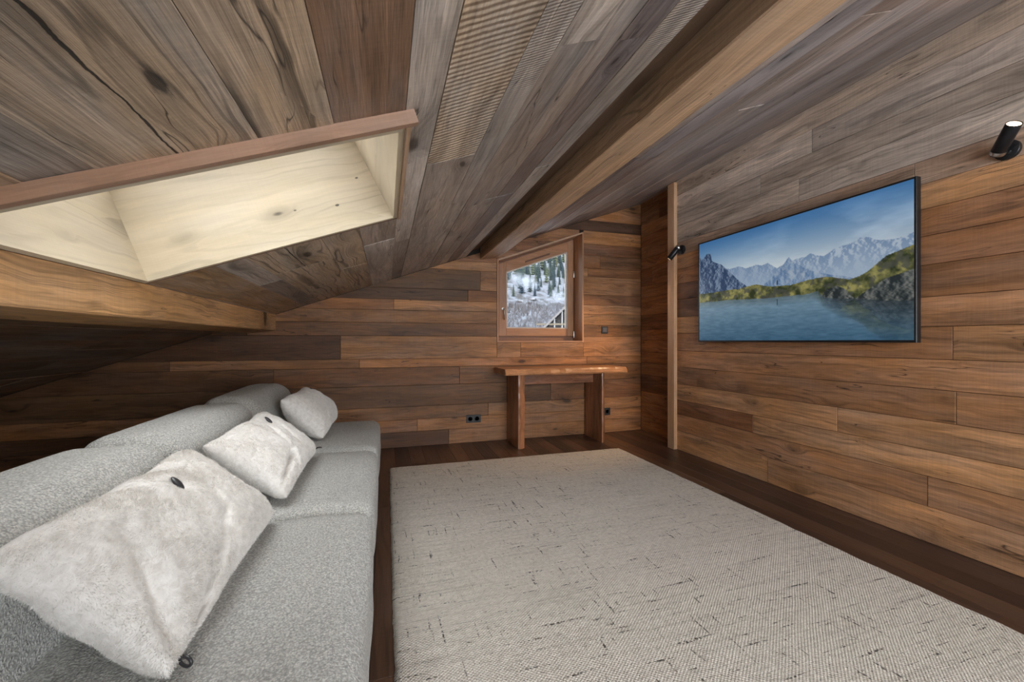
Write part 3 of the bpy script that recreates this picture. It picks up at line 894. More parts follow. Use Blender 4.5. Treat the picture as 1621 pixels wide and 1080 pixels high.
def tv_picture(W=416, H=234):
    """lake, green shore, snowy range: rows from the top; values are display colours 0..255"""
    X, Y = np.meshgrid(np.linspace(0, 1, W), np.linspace(0, 1, H))
    L = lambda a, b, t: np.array(a)[None, None, :] * (1 - t[..., None]) + np.array(b)[None, None, :] * t[..., None]
    img = L((62, 112, 164), (198, 206, 212), np.clip(Y / .42, 0, 1) ** 1.1)
    img = img * (1 - .0) 
    dx = np.exp(-((X - .28) / .35) ** 2) * np.clip(Y / .45, 0, 1)
    img += dx[..., None] * np.array((30, 26, 18))
    st_ = fbm2(W, H, 3, 5, 3, 3.0); st_ = np.clip((st_ - .47) * 4, 0, 1) * np.clip(1 - abs(Y - .2) / .3, 0, 1) * np.clip(X * 1.4, 0, 1)
    img += st_[..., None] * np.array((46, 40, 34))
    n1 = fbm2(W, H, 26, 5, 5); n2 = fbm2(W, H, 48, 4, 6); n3 = fbm2(W, H, 34, 5, 8)
    sh = np.clip((np.roll(n1, 3, 1) - n1) * 4.5 + .5, 0, 1)           # slopes facing the sun
    # pale far range
    r1 = ridge(W, [(0, .42), (.15, .37), (.195, .31), (.22, .33), (.27, .32), (.32, .35), (.375, .34), (.41, .36), (.44, .345), (.49, .40), (.53, .37), (.585, .35), (.62, .355), (.645, .325), (.70, .37), (.75, .33), (.795, .325), (.832, .30), (.865, .295), (.905, .33), (.945, .345), (1, .33)], .045, 12)
    m = Y > r1[None, :]
    d = np.clip((Y - r1[None, :]) / .22, 0, 1)
    rock = L((120, 144, 174), (160, 178, 198), d)
    snow = np.clip((sh - .40) * 3, 0, 1) * np.clip(X * 1.2 + .1, 0, 1) * np.clip(1.15 - d, 0, 1)
    rock = rock * (1 - snow[..., None] * .62) + np.array((208, 216, 224)) * snow[..., None] * .62
    img = np.where(m[..., None], rock, img)
    # nearer peak in the middle
    r2 = ridge(W, [(0, .9), (.36, .56), (.44, .50), (.49, .43), (.525, .375), (.547, .325), (.57, .38), (.62, .44), (.70, .50), (.8, .56), (1, .7)], .03, 15)
    m = Y > r2[None, :]
    rk = L((96, 124, 160), (150, 170, 192), sh); sn = np.clip((n2 - .52) * 8, 0, 1)[..., None]
    rk = rk * (1 - .3 * sn) + 200 * .3 * sn
    img = np.where(m[..., None], rk, img)
    # dark peak at the left
    r3 = ridge(W, [(0, .11), (.02, .17), (.04, .15), (.055, .125), (.085, .125), (.095, .20), (.16, .26), (.22, .36), (.27, .44), (.33, .53), (.4, .6), (1, .95)], .03, 19)
    m = Y > r3[None, :]
    rk = L((48, 68, 100), (124, 142, 166), np.clip((sh - .3) * 1.6, 0, 1))
    img = np.where(m[..., None], rk, img)
    # grassy shore
    r4 = ridge(W, [(0, .515), (.1, .52), (.27, .53), (.375, .51), (.47, .545), (.547, .55), (.62, .54), (.70, .53), (.745, .55), (.795, .575), (.832, .562), (.86, .535), (.888, .49), (.92, .447), (.96, .43), (1, .41)], .02, 23)
    shore = np.interp(np.linspace(0, 1, W), [0, .16, .27, .47, .62, .675, .70, .745, .832, .92, 1], [.61, .613, .625, .644, .645, .63, .685, .70, .72, .745, .76])
    shore = shore + (fbm2(W, 2, 14, 4, 33)[0] - .5) * .012
    grass = L((50, 58, 36), (156, 150, 92), np.clip((n3 - .32) * 2.6, 0, 1))
    stones = np.clip((n2 - .50) * 9, 0, 1)[..., None]
    grass = grass * (1 - .75 * stones) + np.array((78, 80, 74)) * .75 * stones
    img = np.where(((Y > r4[None, :]))[..., None], grass, img)
    r5 = ridge(W, [(0, 1.2), (.67, 1.2), (.685, .68), (.71, .63), (.75, .61), (.78, .64), (.80, .69), (.82, .715), (.86, .66), (.92, .60), (1, .555)], .02, 27)
    rocks = L((40, 48, 50), (118, 120, 116), np.clip((sh - .2) * 1.3, 0, 1))
    img = np.where((Y > r5[None, :])[..., None], rocks, img)
    # lake: mirror of what stands above the shore line, blended with the water's own blue
    lake = Y > shore[None, :]
    rr = np.clip(((2 * shore[None, :] - Y) * (H - 1)), 0, H - 1).astype(int)
    rip = ((fbm2(W, H, 10, 5, 41, 6) - .5) * 26).astype(int)
    cc = np.clip(np.arange(W)[None, :] + rip, 0, W - 1)
    mir = img[rr, cc]
    t = np.clip((Y - .60) / .40, 0, 1)
    wat = L((128, 154, 172), (62, 98, 124), t)
    sx_ = np.clip((X - .66 - .5 * (Y - .7)) / .10, 0, 1)
    k_ = (.35 + .40 * sx_)[..., None] * np.clip(1 - (Y - shore[None, :]) / (.07 + .23 * sx_), 0, 1)[..., None]
    wat = wat * (1 - k_) + mir * .55 * k_
    wat += ((fbm2(W, H, 30, 3, 44, 5) - .5) * 30)[..., None]
    img = np.where(lake[..., None], wat, img)
    # tiny walker on the shore and his reflection
    fx = np.abs(X - .49) < .003
    img = np.where((fx & (Y > .50) & (Y < .54))[..., None], np.array((34, 36, 48)), img)
    img = np.where((fx & (Y > .66) & (Y < .71))[..., None], img * .6, img)
    return np.clip(img, 0, 255)
tv = empty('television', (XR, 2.2175, 1.04)); tag(tv, 'large flat black-framed screen showing a mountain lake, on the right wall', 'television')
TY0, TY1, TZ0, TZ1 = 1.433, 3.002, 1.041, 1.914
TI = Matrix.Translation(-Vector(tv.location))
XF = 2.652
mb = MB()
mb.prism(rect(-TY1, -TY0, TZ0, TZ1), .012, XR - XF - .004, FR_RIGHT, .002)
o = mb.build('casing', M['black'], tv); o.matrix_local = TI
mb = MB()
fw = .010
for q in (rect(-TY1, -TY0, TZ0, TZ0 + .014), rect(-TY1, -TY0, TZ1 - fw, TZ1), rect(-TY1, -TY1 + fw, TZ0 + .014, TZ1 - fw), rect(-TY0 - fw, -TY0, TZ0 + .014, TZ1 - fw)):
    mb.prism(q, XR - XF - .004, XR - XF, FR_RIGHT, .001)
o = mb.build('bezel', M['black'], tv); o.matrix_local = TI
mb = MB(); mb.box(XR - .013, XR - .0005, 1.95, 2.5, 1.25, 1.65)
o = mb.build('wall_bracket', M['black'], tv); o.matrix_local = TI
W, H = 416, 234
pic = tv_picture(W, H)
ys = np.linspace(TY1 - fw, TY0 + fw, W + 1); zs_ = np.linspace(TZ1 - fw, TZ0 + .014, H + 1)
YY, ZZ = np.meshgrid(ys, zs_)
vv = np.stack([np.full(YY.size, XF + .0032), YY.ravel(), ZZ.ravel()], 1)
idx = np.arange(W * H); r_, c_ = idx // W, idx % W
q0 = r_ * (W + 1) + c_
quads = np.stack([q0, q0 + (W + 1), q0 + (W + 2), q0 + 1], 1)
me = bpy.data.meshes.new('screen')
me.vertices.add(len(vv)); me.vertices.foreach_set('co', vv.ravel())
me.loops.add(quads.size); me.loops.foreach_set('vertex_index', quads.ravel())
me.polygons.add(len(quads)); me.polygons.foreach_set('loop_start', np.arange(0, quads.size, 4)); 
me.update(calc_edges=True)
ca = me.color_attributes.new('picture', 'FLOAT_COLOR', 'POINT')
pp = np.pad(pic, ((0, 1), (0, 1), (0, 0)), mode='edge') / 255.0
lin = np.where(pp <= .04045, pp / 12.92, ((pp + .055) / 1.055) ** 2.4)
rgba = np.concatenate([lin.reshape(-1, 3), np.ones((lin.shape[0] * lin.shape[1], 1))], 1)
ca.data.foreach_set('color', rgba.astype(np.float32).ravel())
k = NT('television_screen')
at = k.new('ShaderNodeAttribute'); at.attribute_name = 'picture'
k.bsdf.inputs['Base Color'].default_value = (.006, .006, .007, 1)
k.bsdf.inputs['Roughness'].default_value = .25
k.bsdf.inputs['Specular IOR Level'].default_value = .25
k.link(at.outputs['Color'], k.bsdf.inputs['Emission Color']); k.bsdf.inputs['Emission Strength'].default_value = .66
me.materials.append(k.m)
o = bpy.data.objects.new('screen', me); COL.objects.link(o); o.parent = tv; o.matrix_local = TI
o['label'] = 'picture of a blue alpine lake under snowy peaks'

# ------------------------------------------------------------------ rug
k = NT('woven_wool_rug')
co = k.coords()
sx = k.new('ShaderNodeSeparateXYZ'); k.link(co, sx.inputs[0])
wob = k.noise(co, 6.0, 2.0)
yy = k.math('ADD', sx.outputs[1], k.math('MULTIPLY', wob, .02)); xx = k.math('ADD', sx.outputs[0], k.math('MULTIPLY', wob, .015))
P = 2 * math.pi / .0145
wx = k.math('SINE', k.math('MULTIPLY', xx, P)); wy = k.math('SINE', k.math('MULTIPLY', yy, P * 1.25))
wv = k.math('MULTIPLY', wx, wy)
fine = k.noise(co, 320.0, 3.0, .7)
big = k.noise(co, 2.2, 3.0)
mid = k.noise(co, 60.0, 3.0, .6)
def dashes(sc, lo, hi, seed):
    vec = k.vmath('ADD', k.vmath('MULTIPLY', co, sc), (seed, seed * 1.7, 0))
    return k.rng(k.noise(vec, 1.0, 2.0, .45), lo, hi)
d1 = dashes((5.5, 68.0, 1.0), .635, .69, 3.1)       # along the weft
d2 = dashes((54.0, 5.0, 1.0), .65, .70, 8.3)       # along the warp
d3 = dashes((2.2, 120.0, 1.0), .52, .66, 15.0)     # long faint streaks
dot = k.rng(k.noise(k.vmath('MULTIPLY', co, (85, 85, 1)), 1.0, 1.0, .5), .44, .56)
spk = k.rng(k.noise(k.vmath('MULTIPLY', co, (120, 170, 1)), 1.0, 1.0, .4), .70, .74)
dd = k.math('MULTIPLY', k.math('MAXIMUM', d1, d2), dot)
dd = k.math('MAXIMUM', dd, spk)
c0 = k.mixc(k.rng(mid, .3, .7), (.62, .555, .47, 1), (.82, .75, .655, 1))
c0 = k.mixc(k.math('MULTIPLY', k.rng(fine, .35, .7), .35), c0, (.74, .69, .61, 1))
c0 = k.mixc(k.math('MULTIPLY', d3, .22), c0, (.20, .17, .15, 1))
c0 = k.mixc(k.math('MULTIPLY', k.rng(wv, -1.0, -.2, 1.0, 0.0), .20), c0, (.26, .23, .20, 1))
c0 = k.mixc(k.math('MULTIPLY', dd, .88), c0, (.035, .028, .025, 1))
k.link(c0, k.bsdf.inputs['Base Color']); k.bsdf.inputs['Roughness'].default_value = .95
k.bsdf.inputs['Specular IOR Level'].default_value = .1
k.bump(k.math('ADD', k.math('MULTIPLY', wv, .6), k.math('ADD', fine, mid)), .75, .006)
RX0, RX1, RY0, RY1 = .025, 2.175, .45, 3.522
nx, ny = 120, 170
vs_ = []; 
for j in range(ny + 1):
    for i in range(nx + 1):
        s, t = i / nx, j / ny
        x = RX0 + (RX1 - RX0) * s; y = RY0 + (RY1 - RY0) * t
        ex = .007 * mnoise.noise(Vector((y * 9, 3 if s < .5 else 7, 0))) + .003 * mnoise.noise(Vector((y * 40, 3 if s < .5 else 7, 0)))
        ey = .007 * mnoise.noise(Vector((x * 9, 13 if t < .5 else 17, 0))) + .003 * mnoise.noise(Vector((x * 40, 13 if t < .5 else 17, 0)))
        wgt = abs(2 * s - 1) ** 6; wgt2 = abs(2 * t - 1) ** 6
        edge = min(1, min(i, nx - i, j, ny - j) / 1.0)
        z = .003 + edge * (.008 + .0015 * mnoise.noise(Vector((x * 6, y * 6, 0))) + .001 * mnoise.noise(Vector((x * 25, y * 25, 0))))
        vs_.append((x + ex * wgt, y + ey * wgt2, z))
fs = [(j * (nx + 1) + i, j * (nx + 1) + i + 1, (j + 1) * (nx + 1) + i + 1, (j + 1) * (nx + 1) + i) for j in range(ny) for i in range(nx)]
ring = [i for i in range(nx + 1)] + [(j + 1) * (nx + 1) - 1 for j in range(1, ny + 1)] + [ny * (nx + 1) + i for i in reversed(range(nx))] + [j * (nx + 1) for j in reversed(range(1, ny))]
b0 = len(vs_)
for i in ring: vs_.append((vs_[i][0], vs_[i][1], .0004))
n = len(ring)
fs += [(ring[i], b0 + i, b0 + (i + 1) % n, ring[(i + 1) % n]) for i in range(n)]
fs = [tuple(f) for f in fs]
mb = MB(); mb.add(vs_, fs, True)
rug = mb.build('rug', k.m)
tag(rug, 'large cream hand-woven wool rug with dark flecks on the floor', 'rug')

# ------------------------------------------------------------------ sofa
def boucle(name, ca_, cb_):
    k = NT(name)
    co = k.coords()
    v1 = k.new('ShaderNodeTexVoronoi'); k.link(co, v1.inputs['Vector']); v1.inputs['Scale'].default_value = 210
    n1 = k.noise(co, 260.0, 4.0, .7); n2 = k.noise(co, 9.0, 3.0)
    n3 = k.noise(co, 130.0, 3.0, .65)
    f = k.rng(n3, .36, .64)
    c = k.mixc(f, ca_, cb_)
    c = k.mixc(k.math('MULTIPLY', k.rng(v1.outputs['Distance'], .3, .75), .55), c, [x * .35 for x in ca_[:3]] + [1])
    k.link(c, k.bsdf.inputs['Base Color'])
    k.bsdf.inputs['Roughness'].default_value = .95
    k.bsdf.inputs['Specular IOR Level'].default_value = .1
    k.bsdf.inputs['Sheen Weight'].default_value = .25; k.bsdf.inputs['Sheen Roughness'].default_value = .5
    k.bump(k.math('ADD', k.math('SUBTRACT', n1, v1.outputs['Distance']), n3), .9, .005)
    return k.m
M['boucle'] = boucle('grey_boucle', (.52, .505, .46, 1), (.82, .80, .74, 1))
def soft_box(name, x0, x1, y0, y1, z0, z1, r, parent, bulge=(0, 0, 0), seed=0, shear=0.0, n=22, e=5.0, mat=None):
    """rounded cushion: a box grid pulled to a superellipsoid-like rounded box"""
    bm = bmesh.new()
    bmesh.ops.create_cube(bm, size=2.0)
    bmesh.ops.subdivide_edges(bm, edges=bm.edges[:], cuts=n, use_grid_fill=True)
    hx, hy, hz = (x1 - x0) / 2, (y1 - y0) / 2, (z1 - z0) / 2
    c = Vector(((x0 + x1) / 2, (y0 + y1) / 2, (z0 + z1) / 2))
    for v in bm.verts:
        s = Vector(v.co)
        # even out the grid towards the corners
        q = Vector([math.copysign(abs(t) ** .8, t) for t in s])
        p = Vector((q.x * hx, q.y * hy, q.z * hz))
        inner = Vector((max(-hx + r, min(hx - r, p.x)), max(-hy + r, min(hy - r, p.y)), max(-hz + r, min(hz - r, p.z))))
        d = p - inner
        if d.length > 1e-6:
            m = max(abs(d.x), abs(d.y), abs(d.z))
            p = inner + d.normalized() * min(r, max(m, 0) ) if m > 0 else p
        bx = (1 - s.y ** 2) * (1 - s.z ** 2); by = (1 - s.x ** 2) * (1 - s.z ** 2); bz = (1 - s.x ** 2) * (1 - s.y ** 2)
        p.x += math.copysign(bulge[0] * bx, s.x) if abs(s.x) > .98 else bulge[0] * bx * s.x
        p.y += bulge[1] * by * s.y
        p.z += bulge[2] * bz * s.z
        w = c + p
        nn = mnoise.noise(w * 5 + Vector((seed, 0, 0))) * .005 + mnoise.noise(w * 13 + Vector((seed, 3, 0))) * .0022
        p += Vector((nn, nn * .5, nn))
        p.x += shear * p.z
        v.co = p
    me = bpy.data.meshes.new(name); bm.to_mesh(me); bm.free()
    me.polygons.foreach_set('use_smooth', [True] * len(me.polygons))
    me.materials.append(mat or M['boucle'])
    o = bpy.data.objects.new(name, me); COL.objects.link(o); o.parent = parent
    o.location = c - Vector(parent.location)
    return o
sofa = empty('sofa', (-.5, 2.16, 0)); tag(sofa, 'long low light-grey boucle sofa along the left side', 'sofa')
YS = [.775, 1.693, 2.605, 3.56]
for i in range(3):
    soft_box('seat_cushion', -.80, -.047, YS[i] + .003, YS[i + 1] - .003, .13, .405, .055, sofa, (.008, .0, .014), i * 3.3)
for i in range(3):
    up = (.012, .016, .03)[i]
    soft_box('backrest', -.985, -.675, YS[i] + .002, YS[i + 1] - .002, .30, .70 + up, .085 if i < 2 else .11, sofa, (.012, .0, .008), 10 + i * 2.1, shear=-.10)
mb = MB(); mb.box(-.97, -.09, .80, 3.535, .055, .135)
o = mb.build('base', plain('dark_base_fabric', (.05, .046, .042), .9), sofa); o.matrix_local = Matrix.Translation(-Vector(sofa.location))
for y in (.9, 2.15, 3.43):
    for x in (-.9, -.16):
        mb = MB(); mb.lathe([(.018, 0), (.022, .056)], 14, Matrix.Translation((x, y, 0)))
        o = mb.build('foot', M['black'], sofa); o.matrix_local = Matrix.Translation(-Vector(sofa.location))

# ------------------------------------------------------------------ fur pillows
k = NT('plush_fur')
co = k.coords()
n1 = k.noise(co, 55.0, 5.0, .65, .6); n2 = k.noise(co, 9.0, 3.0)
k.link(k.mixc(k.rng(n1, .3, .7), (.64, .60, .545, 1), (.84, .805, .76, 1)), k.bsdf.inputs['Base Color'])
k.bsdf.inputs['Roughness'].default_value = .9
k.bsdf.inputs['Specular IOR Level'].default_value = .1
k.bsdf.inputs['Sheen Weight'].default_value = .4; k.bsdf.inputs['Sheen Roughness'].default_value = .45
k.bump(k.math('ADD', n1, n2), .5, .006)
M['fur'] = k.m
M['horn'] = plain('dark_horn', (.035, .034, .036), .35)
def pillow(name, label, corner_a, corner_b, low_x, low_z, top_x, top_z, hw, th, seed, strands, button, twist=0.0, folds=()):
    """lies from the seat (low) up the backrest (top); long side along Y from corner_a to corner_b"""
    yc = .5 * (corner_a + corner_b); L = corner_b - corner_a
    lo = Vector((low_x, yc, low_z)); hi = Vector((top_x, yc, top_z))
    Vd = (hi - lo); Wd = Vd.length
    F = frame((lo + hi) / 2, (0, 1, 0), Vd) @ Matrix.Rotation(twist, 4, 'Z')
    # the outward side (towards the room) must be +z
    if F.to_3x3().col[2].x < 0:
        F = frame((lo + hi) / 2, (0, -1, 0), Vd) @ Matrix.Rotation(twist, 4, 'Z')
    sgn = 1 if F.to_3x3().col[0].y > 0 else -1
    base = F.translation.copy(); base.z = low_z - .03
    root = empty(name, base)
    tag(root, label, 'pillow', 'white fur pillows on the sofa')
    F = Matrix.Translation(-base) @ F
    nu, nv = 120, 84
    U = np.linspace(-1, 1, nu + 1); V = np.linspace(-1, 1, nv + 1)
    def surf(u, v, side):
        su = math.copysign(abs(u) ** .85, u); sv = math.copysign(abs(v) ** .85, v)
        pin = 1 - .09 * (1 - sv * sv); pin2 = 1 - .10 * (1 - su * su)
        x = su * L / 2 * (1 - .07 * (1 - abs(sv) ** 2.2)) ; y = sv * Wd / 2 * (1 - .08 * (1 - abs(su) ** 2.2))
        # round the corners a little
        rc = max(0, abs(su) + abs(sv) - 1.72) * .10
        x -= math.copysign(rc * L / 2, su); y -= math.copysign(rc * Wd / 2, sv)
        prof = ((1 - abs(su) ** 2.6) * (1 - abs(sv) ** 2.4))
        h = th * max(0, prof) ** .48
        z = side * h
        w = Vector((x, y, z * .6 + seed))
        nn = mnoise.noise(w * 5) * .016 + mnoise.noise(w * 17) * .006 + mnoise.noise(w * 42) * .0030 + mnoise.noise(w * 95) * .0015
        amt = min(1, prof * 6)
        if side > 0:
            for (fu, fv, ang, ln, dp, wd) in folds:
                ca2, sa2 = math.cos(ang), math.sin(ang)
                du = (su - fu) * L / 2; dv = (sv - fv) * Wd / 2
                a_ = du * ca2 + dv * sa2; b_ = -du * sa2 + dv * ca2
                z -= dp * math.exp(-(b_ / wd) ** 2) * math.exp(-(a_ / ln) ** 4) * amt
            du = (su - button[0]) * L / 2; dv = (sv - button[1]) * Wd / 2
            z -= .016 * math.exp(-(du * du + dv * dv) / .0012)
        z += nn * (amt if side > 0 else amt * .5)
        return Vector((x + nn * .4, y + nn * .4, z))
    vs_ = []; ix = {}
    for side in (1, -1):
        for j in range(nv + 1):
            for i in range(nu + 1):
                if side < 0 and (i in (0, nu) or j in (0, nv)): ix[(side, i, j)] = ix[(1, i, j)]; continue
                ix[(side, i, j)] = len(vs_); vs_.append(surf(U[i], V[j], side))
    fs = []
    for side in (1, -1):
        for j in range(nv):
            for i in range(nu):
                q = (ix[(side, i, j)], ix[(side, i + 1, j)], ix[(side, i + 1, j + 1)], ix[(side, i, j + 1)])
                fs.append(q if side > 0 else tuple(reversed(q)))
    mb = MB(); mb.add(vs_, fs, True)
    body = mb.build('cover', M['fur'], root); body.matrix_local = F
    # pile: short combed hairs rooted on the cover
    me = body.data
    co_ = np.empty(len(me.vertices) * 3); me.vertices.foreach_get('co', co_); co_ = co_.reshape(-1, 3)
    no_ = np.empty(len(me.vertices) * 3); me.vertices.foreach_get('normal', no_); no_ = no_.reshape(-1, 3)
    r = np.random.default_rng(int(seed * 100))
    fi = np.array(fs); pick = r.integers(0, len(fi), strands)
    a, b, c, d = (fi[pick, q] for q in range(4))
    s, t = r.random(strands)[:, None], r.random(strands)[:, None]
    pos = (co_[a] * (1 - s) + co_[b] * s) * (1 - t) + (co_[d] * (1 - s) + co_[c] * s) * t
    nor = no_[a]
    comb = np.stack([np.sin(pos[:, 0] * 23 + pos[:, 1] * 9 + seed) * .7 + np.sin(pos[:, 1] * 47 + seed * 3) * .4, -.5 + np.sin(pos[:, 0] * 31 + pos[:, 1] * 27 + seed * 2) * .7, np.zeros(strands)], 1)
    dirn = nor * .55 + comb * .75 + r.normal(0, .20, (strands, 3)); dirn /= np.linalg.norm(dirn, axis=1)[:, None]
    ln = r.uniform(.005, .0095, strands)[:, None]
    side = np.cross(dirn, r.normal(0, 1, (strands, 3))); side /= np.linalg.norm(side, axis=1)[:, None] + 1e-9
    wd = .0006
    v3 = np.stack([pos - side * wd - nor * .001, pos + side * wd - nor * .001, pos + dirn * ln - nor * ln * .12], 1).reshape(-1, 3)
    hm = bpy.data.meshes.new('fur')
    hm.vertices.add(len(v3)); hm.vertices.foreach_set('co', v3.ravel())
    hm.loops.add(len(v3)); hm.loops.foreach_set('vertex_index', np.arange(len(v3)))
    hm.polygons.add(strands); hm.polygons.foreach_set('loop_start', np.arange(0, len(v3), 3))
    hm.update(calc_edges=True)
    hm.materials.append(M['fur'])
    ho = bpy.data.objects.new('fur', hm); COL.objects.link(ho); ho.parent = root; ho.matrix_local = F
    ho['kind'] = 'stuff'; ho['label'] = 'short white plush pile'
    # horn toggle and cord loop
    bp = surf(button[0], button[1], 1)
    mb = MB()
    prof = [(.0004, -.005), (.008, -.0045), (.0115, -.002), (.0125, 0), (.0115, .002), (.008, .0045), (.0004, .005)]
    mb.lathe(prof, 24, Matrix.Rotation(button[2] + math.pi / 2, 4, 'Z') @ Matrix.Diagonal((1.9, .85, 1.0, 1)), cap0=False, cap1=False)
    o = mb.build('button', M['horn'], root); o.matrix_local = F @ Matrix.Translation(bp + Vector((0, 0, .009)))
    return root, F, surf
pa = pillow('fur_pillow', 'nearest and largest white fur pillow with a dark toggle button', .885, 1.625, -.375, .436, -.650, .690, .2, .100, 1.37, 150000,
            (.02, .42, -.35), 0.0, folds=((-.35, -.70, .35, .20, .034, .016), (-.80, -.35, 1.2, .14, .026, .020), (.15, -.25, .9, .16, .014, .03), (.75, -.1, 1.4, .14, .012, .02)))
pb = pillow('fur_pillow', 'middle white fur pillow, deeply creased, between two others', 1.745, 2.445, -.360, .446, -.640, .672, .2, .095, 4.21, 75000,
            (.25, .55, -.35), 0.0, folds=((-.15, -.15, 1.0, .15, .040, .016), (-.50, -.55, .2, .14, .034, .014), (.3, -.2, 1.4, .12, .014, .014)))
pc = pillow('fur_pillow', 'farthest and plumpest fur pillow against the last backrest', 2.79, 3.47, -.370, .436, -.615, .695, .2, .115, 7.9, 30000,
            (.55, .62, .3), 0.0, folds=((-.4, -.3, .8, .1, .014, .018),))
# leather cord loops at the lower corners
for (root, F, surf), u, v, s in ((pa, -.84, -1.0, 1.0), (pb, .97, -.92, .8)):
    p = F @ surf(u, v, 1)
    mb = MB()
    if s > .9:
        mb.tube([p + Vector((.004 + .012 * (1 - math.cos(q)), -.006 - .007 * (1 - math.cos(q)), .009 * math.sin(q))) for q in [2 * math.pi * i_ / 18 for i_ in range(18)]], .0032, 8)
    else:
        mb.tube([p, p + Vector((.01, .02, .004)), p + Vector((.016, .05, -.002)), p + Vector((.02, .085, -.012))], .0035, 8)
    mb.build('cord_loop', M['horn'], root)

# ------------------------------------------------------------------ outside: snowy valley side seen through the window
def hill_z(x, y):
    z = -8 + .30 * (y - 40)
    z += 5.0 * mnoise.noise(Vector((x * .018, y * .018, 2))) + 1.5 * mnoise.noise(Vector((x * .06, y * .06, 5)))
    return z
k = NT('snowy_slope')
co = k.coords()
n1 = k.noise(co, .10, 6.0, .6); n2 = k.noise(co, .5, 5.0, .7)
c = k.mixc(k.rng(n2, .42, .56), (.06, .06, .06, 1), (.20, .22, .26, 1))
c = k.mixc(k.rng(n1, .50, .60), c, (.21, .23, .27, 1))
k.link(c, k.bsdf.inputs['Base Color']); k.bsdf.inputs['Roughness'].default_value = .9
nx, ny = 90, 110
vs_ = []
for j in range(ny + 1):
    for i in range(nx + 1):
        y = 34 + (420 - 34) * (j / ny) ** 1.3
        x = -60 + (260 + 60) * i / nx
        vs_.append((x, y, hill_z(x, y)))
fs = [(j * (nx + 1) + i, j * (nx + 1) + i + 1, (j + 1) * (nx + 1) + i + 1, (j + 1) * (nx + 1) + i) for j in range(ny) for i in range(nx)]
mb = MB(); mb.add(vs_, fs, True)
hill = mb.build('hillside', k.m)
tag(hill, 'snowy mountain slope outside the window', 'hillside', kind='structure')

def leafmat(name, a, b, snow):
    k = NT(name)
    co = k.coords(); oi = k.new('ShaderNodeObjectInfo')
    n = k.noise(co, .9, 4.0, .7)
    c = k.mixc(oi.outputs['Random'], a, b)
    c = k.mixc(k.rng(n, .5, .62, 0, snow), c, (.20, .22, .26, 1))
    k.link(c, k.bsdf.inputs['Base Color']); k.bsdf.inputs['Roughness'].default_value = .9
    return k.m
M['conifer'] = leafmat('dark_conifer', (.022, .045, .070, 1), (.055, .080, .055, 1), .40)
M['larch'] = leafmat('pale_larch', (.13, .13, .075, 1), (.09, .12, .07, 1), .3)
def conifer_mesh(name, tiers, r0, seed, mat):
    rr = random.Random(seed); mb = MB(); n = 9
    mb.tube([(0, 0, 0), (0, 0, .5), (0, 0, 1.0)], [.02, .014, .003], 5)
    for t in range(tiers):
        f = t / tiers
        z = .12 + .86 * f; r = r0 * (1 - f) ** .85 + .012
        vs_ = [(0, 0, z + .13)]
        for i in range(n * 2):
            a = math.pi * i / n + t * .7
            q = r * (1 if i % 2 == 0 else .55) * rr.uniform(.8, 1.15)
            vs_.append((q * math.cos(a), q * math.sin(a), z - (.035 if i % 2 == 0 else .0)))
        fs = [(0, 1 + i, 1 + (i + 1) % (2 * n)) for i in range(2 * n)]
        mb.add(vs_, fs)
    me = mb.mesh(name); me.materials.append(mat); return me
CM = [conifer_mesh('conifer', 8, .17, s, M['conifer']) for s in (1, 2, 3)] 
LM = [conifer_mesh('larch', 6, .19, s, M['larch']) for s in (4, 5)]
rnd = random.Random(77)
cnt = 0
def in_view(x, y, h):
    # sight line must pass the pane (with room for a step to either side)
    f = (YB + .23) / y
    return .95 < x * f < 2.35
placed = []
for _try in range(20000):
    if cnt >= 298: break
    y = rnd.uniform(112, 330); x = y * rnd.uniform(.18, .58)
    if any((x - p[0]) ** 2 + (y - p[1]) ** 2 < (.026 * y) ** 2 for p in placed): continue
    if not in_view(x, y, 0): continue
    g = mnoise.noise(Vector((x * .03, y * .03, 9)))
    elev = (hill_z(x, y) - 1) / y; az = x / y
    if elev < .088: continue
    if az < .36 and .098 < elev < .113: continue            # snowy clearing
    if rnd.random() > .85 + g: continue
    pale = rnd.random() < .22
    nm = 'larch_tree' if pale else 'conifer_tree'
    o = bpy.data.objects.new(nm, (LM if pale else CM)[cnt % (2 if pale else 3)])
    COL.objects.link(o)
    h = y * rnd.uniform(.024, .050)
    o.location = (x, y, hill_z(x, y) - .3); o.scale = (h * rnd.uniform(.9, 1.2),) * 2 + (h,)
    o.rotation_euler = (0, 0, rnd.uniform(0, 6))
    if pale: tag(o, 'pale yellow-green tree on the snowy slope outside the window', 'tree', 'pale trees on the slope')
    else: tag(o, 'dark conifer on the snowy slope outside the window', 'tree', 'dark conifers on the slope')
    cnt += 1; placed.append((x, y))
# bare brown brush lower down, too tangled to count
k = NT('bare_brush')
co = k.coords()
n = k.noise(co, .25, 4.0, .6)
hz = k.new('ShaderNodeSeparateXYZ'); k.link(co, hz.inputs[0])
c = k.mixc(k.rng(n, .35, .65), (.10, .080, .072, 1), (.19, .19, .21, 1))
k.link(c, k.bsdf.inputs['Base Color']); k.bsdf.inputs['Roughness'].default_value = .95
vs_ = []; fs = []
for q in range(5200):
    y = rnd.uniform(60, 150); x = y * rnd.uniform(.20, .56)
    if not in_view(x, y, 0): continue
    elev = (hill_z(x, y) - 1) / y
    if elev > .096: continue
    z = hill_z(x, y) - .2
    for w in range(4):
        a = rnd.uniform(0, 6.283); ln = rnd.uniform(.8, 2.2); tl = rnd.uniform(.1, .5)
        dx, dy = math.cos(a) * tl, math.sin(a) * tl
        b = len(vs_); wd = .05
        vs_ += [(x - wd, y, z), (x + wd, y, z), (x + wd * .5, y + wd, z), (x + dx * ln, y + dy * ln, z + ln)]
        fs += [(b, b + 1, b + 3), (b + 1, b + 2, b + 3), (b + 2, b, b + 3)]
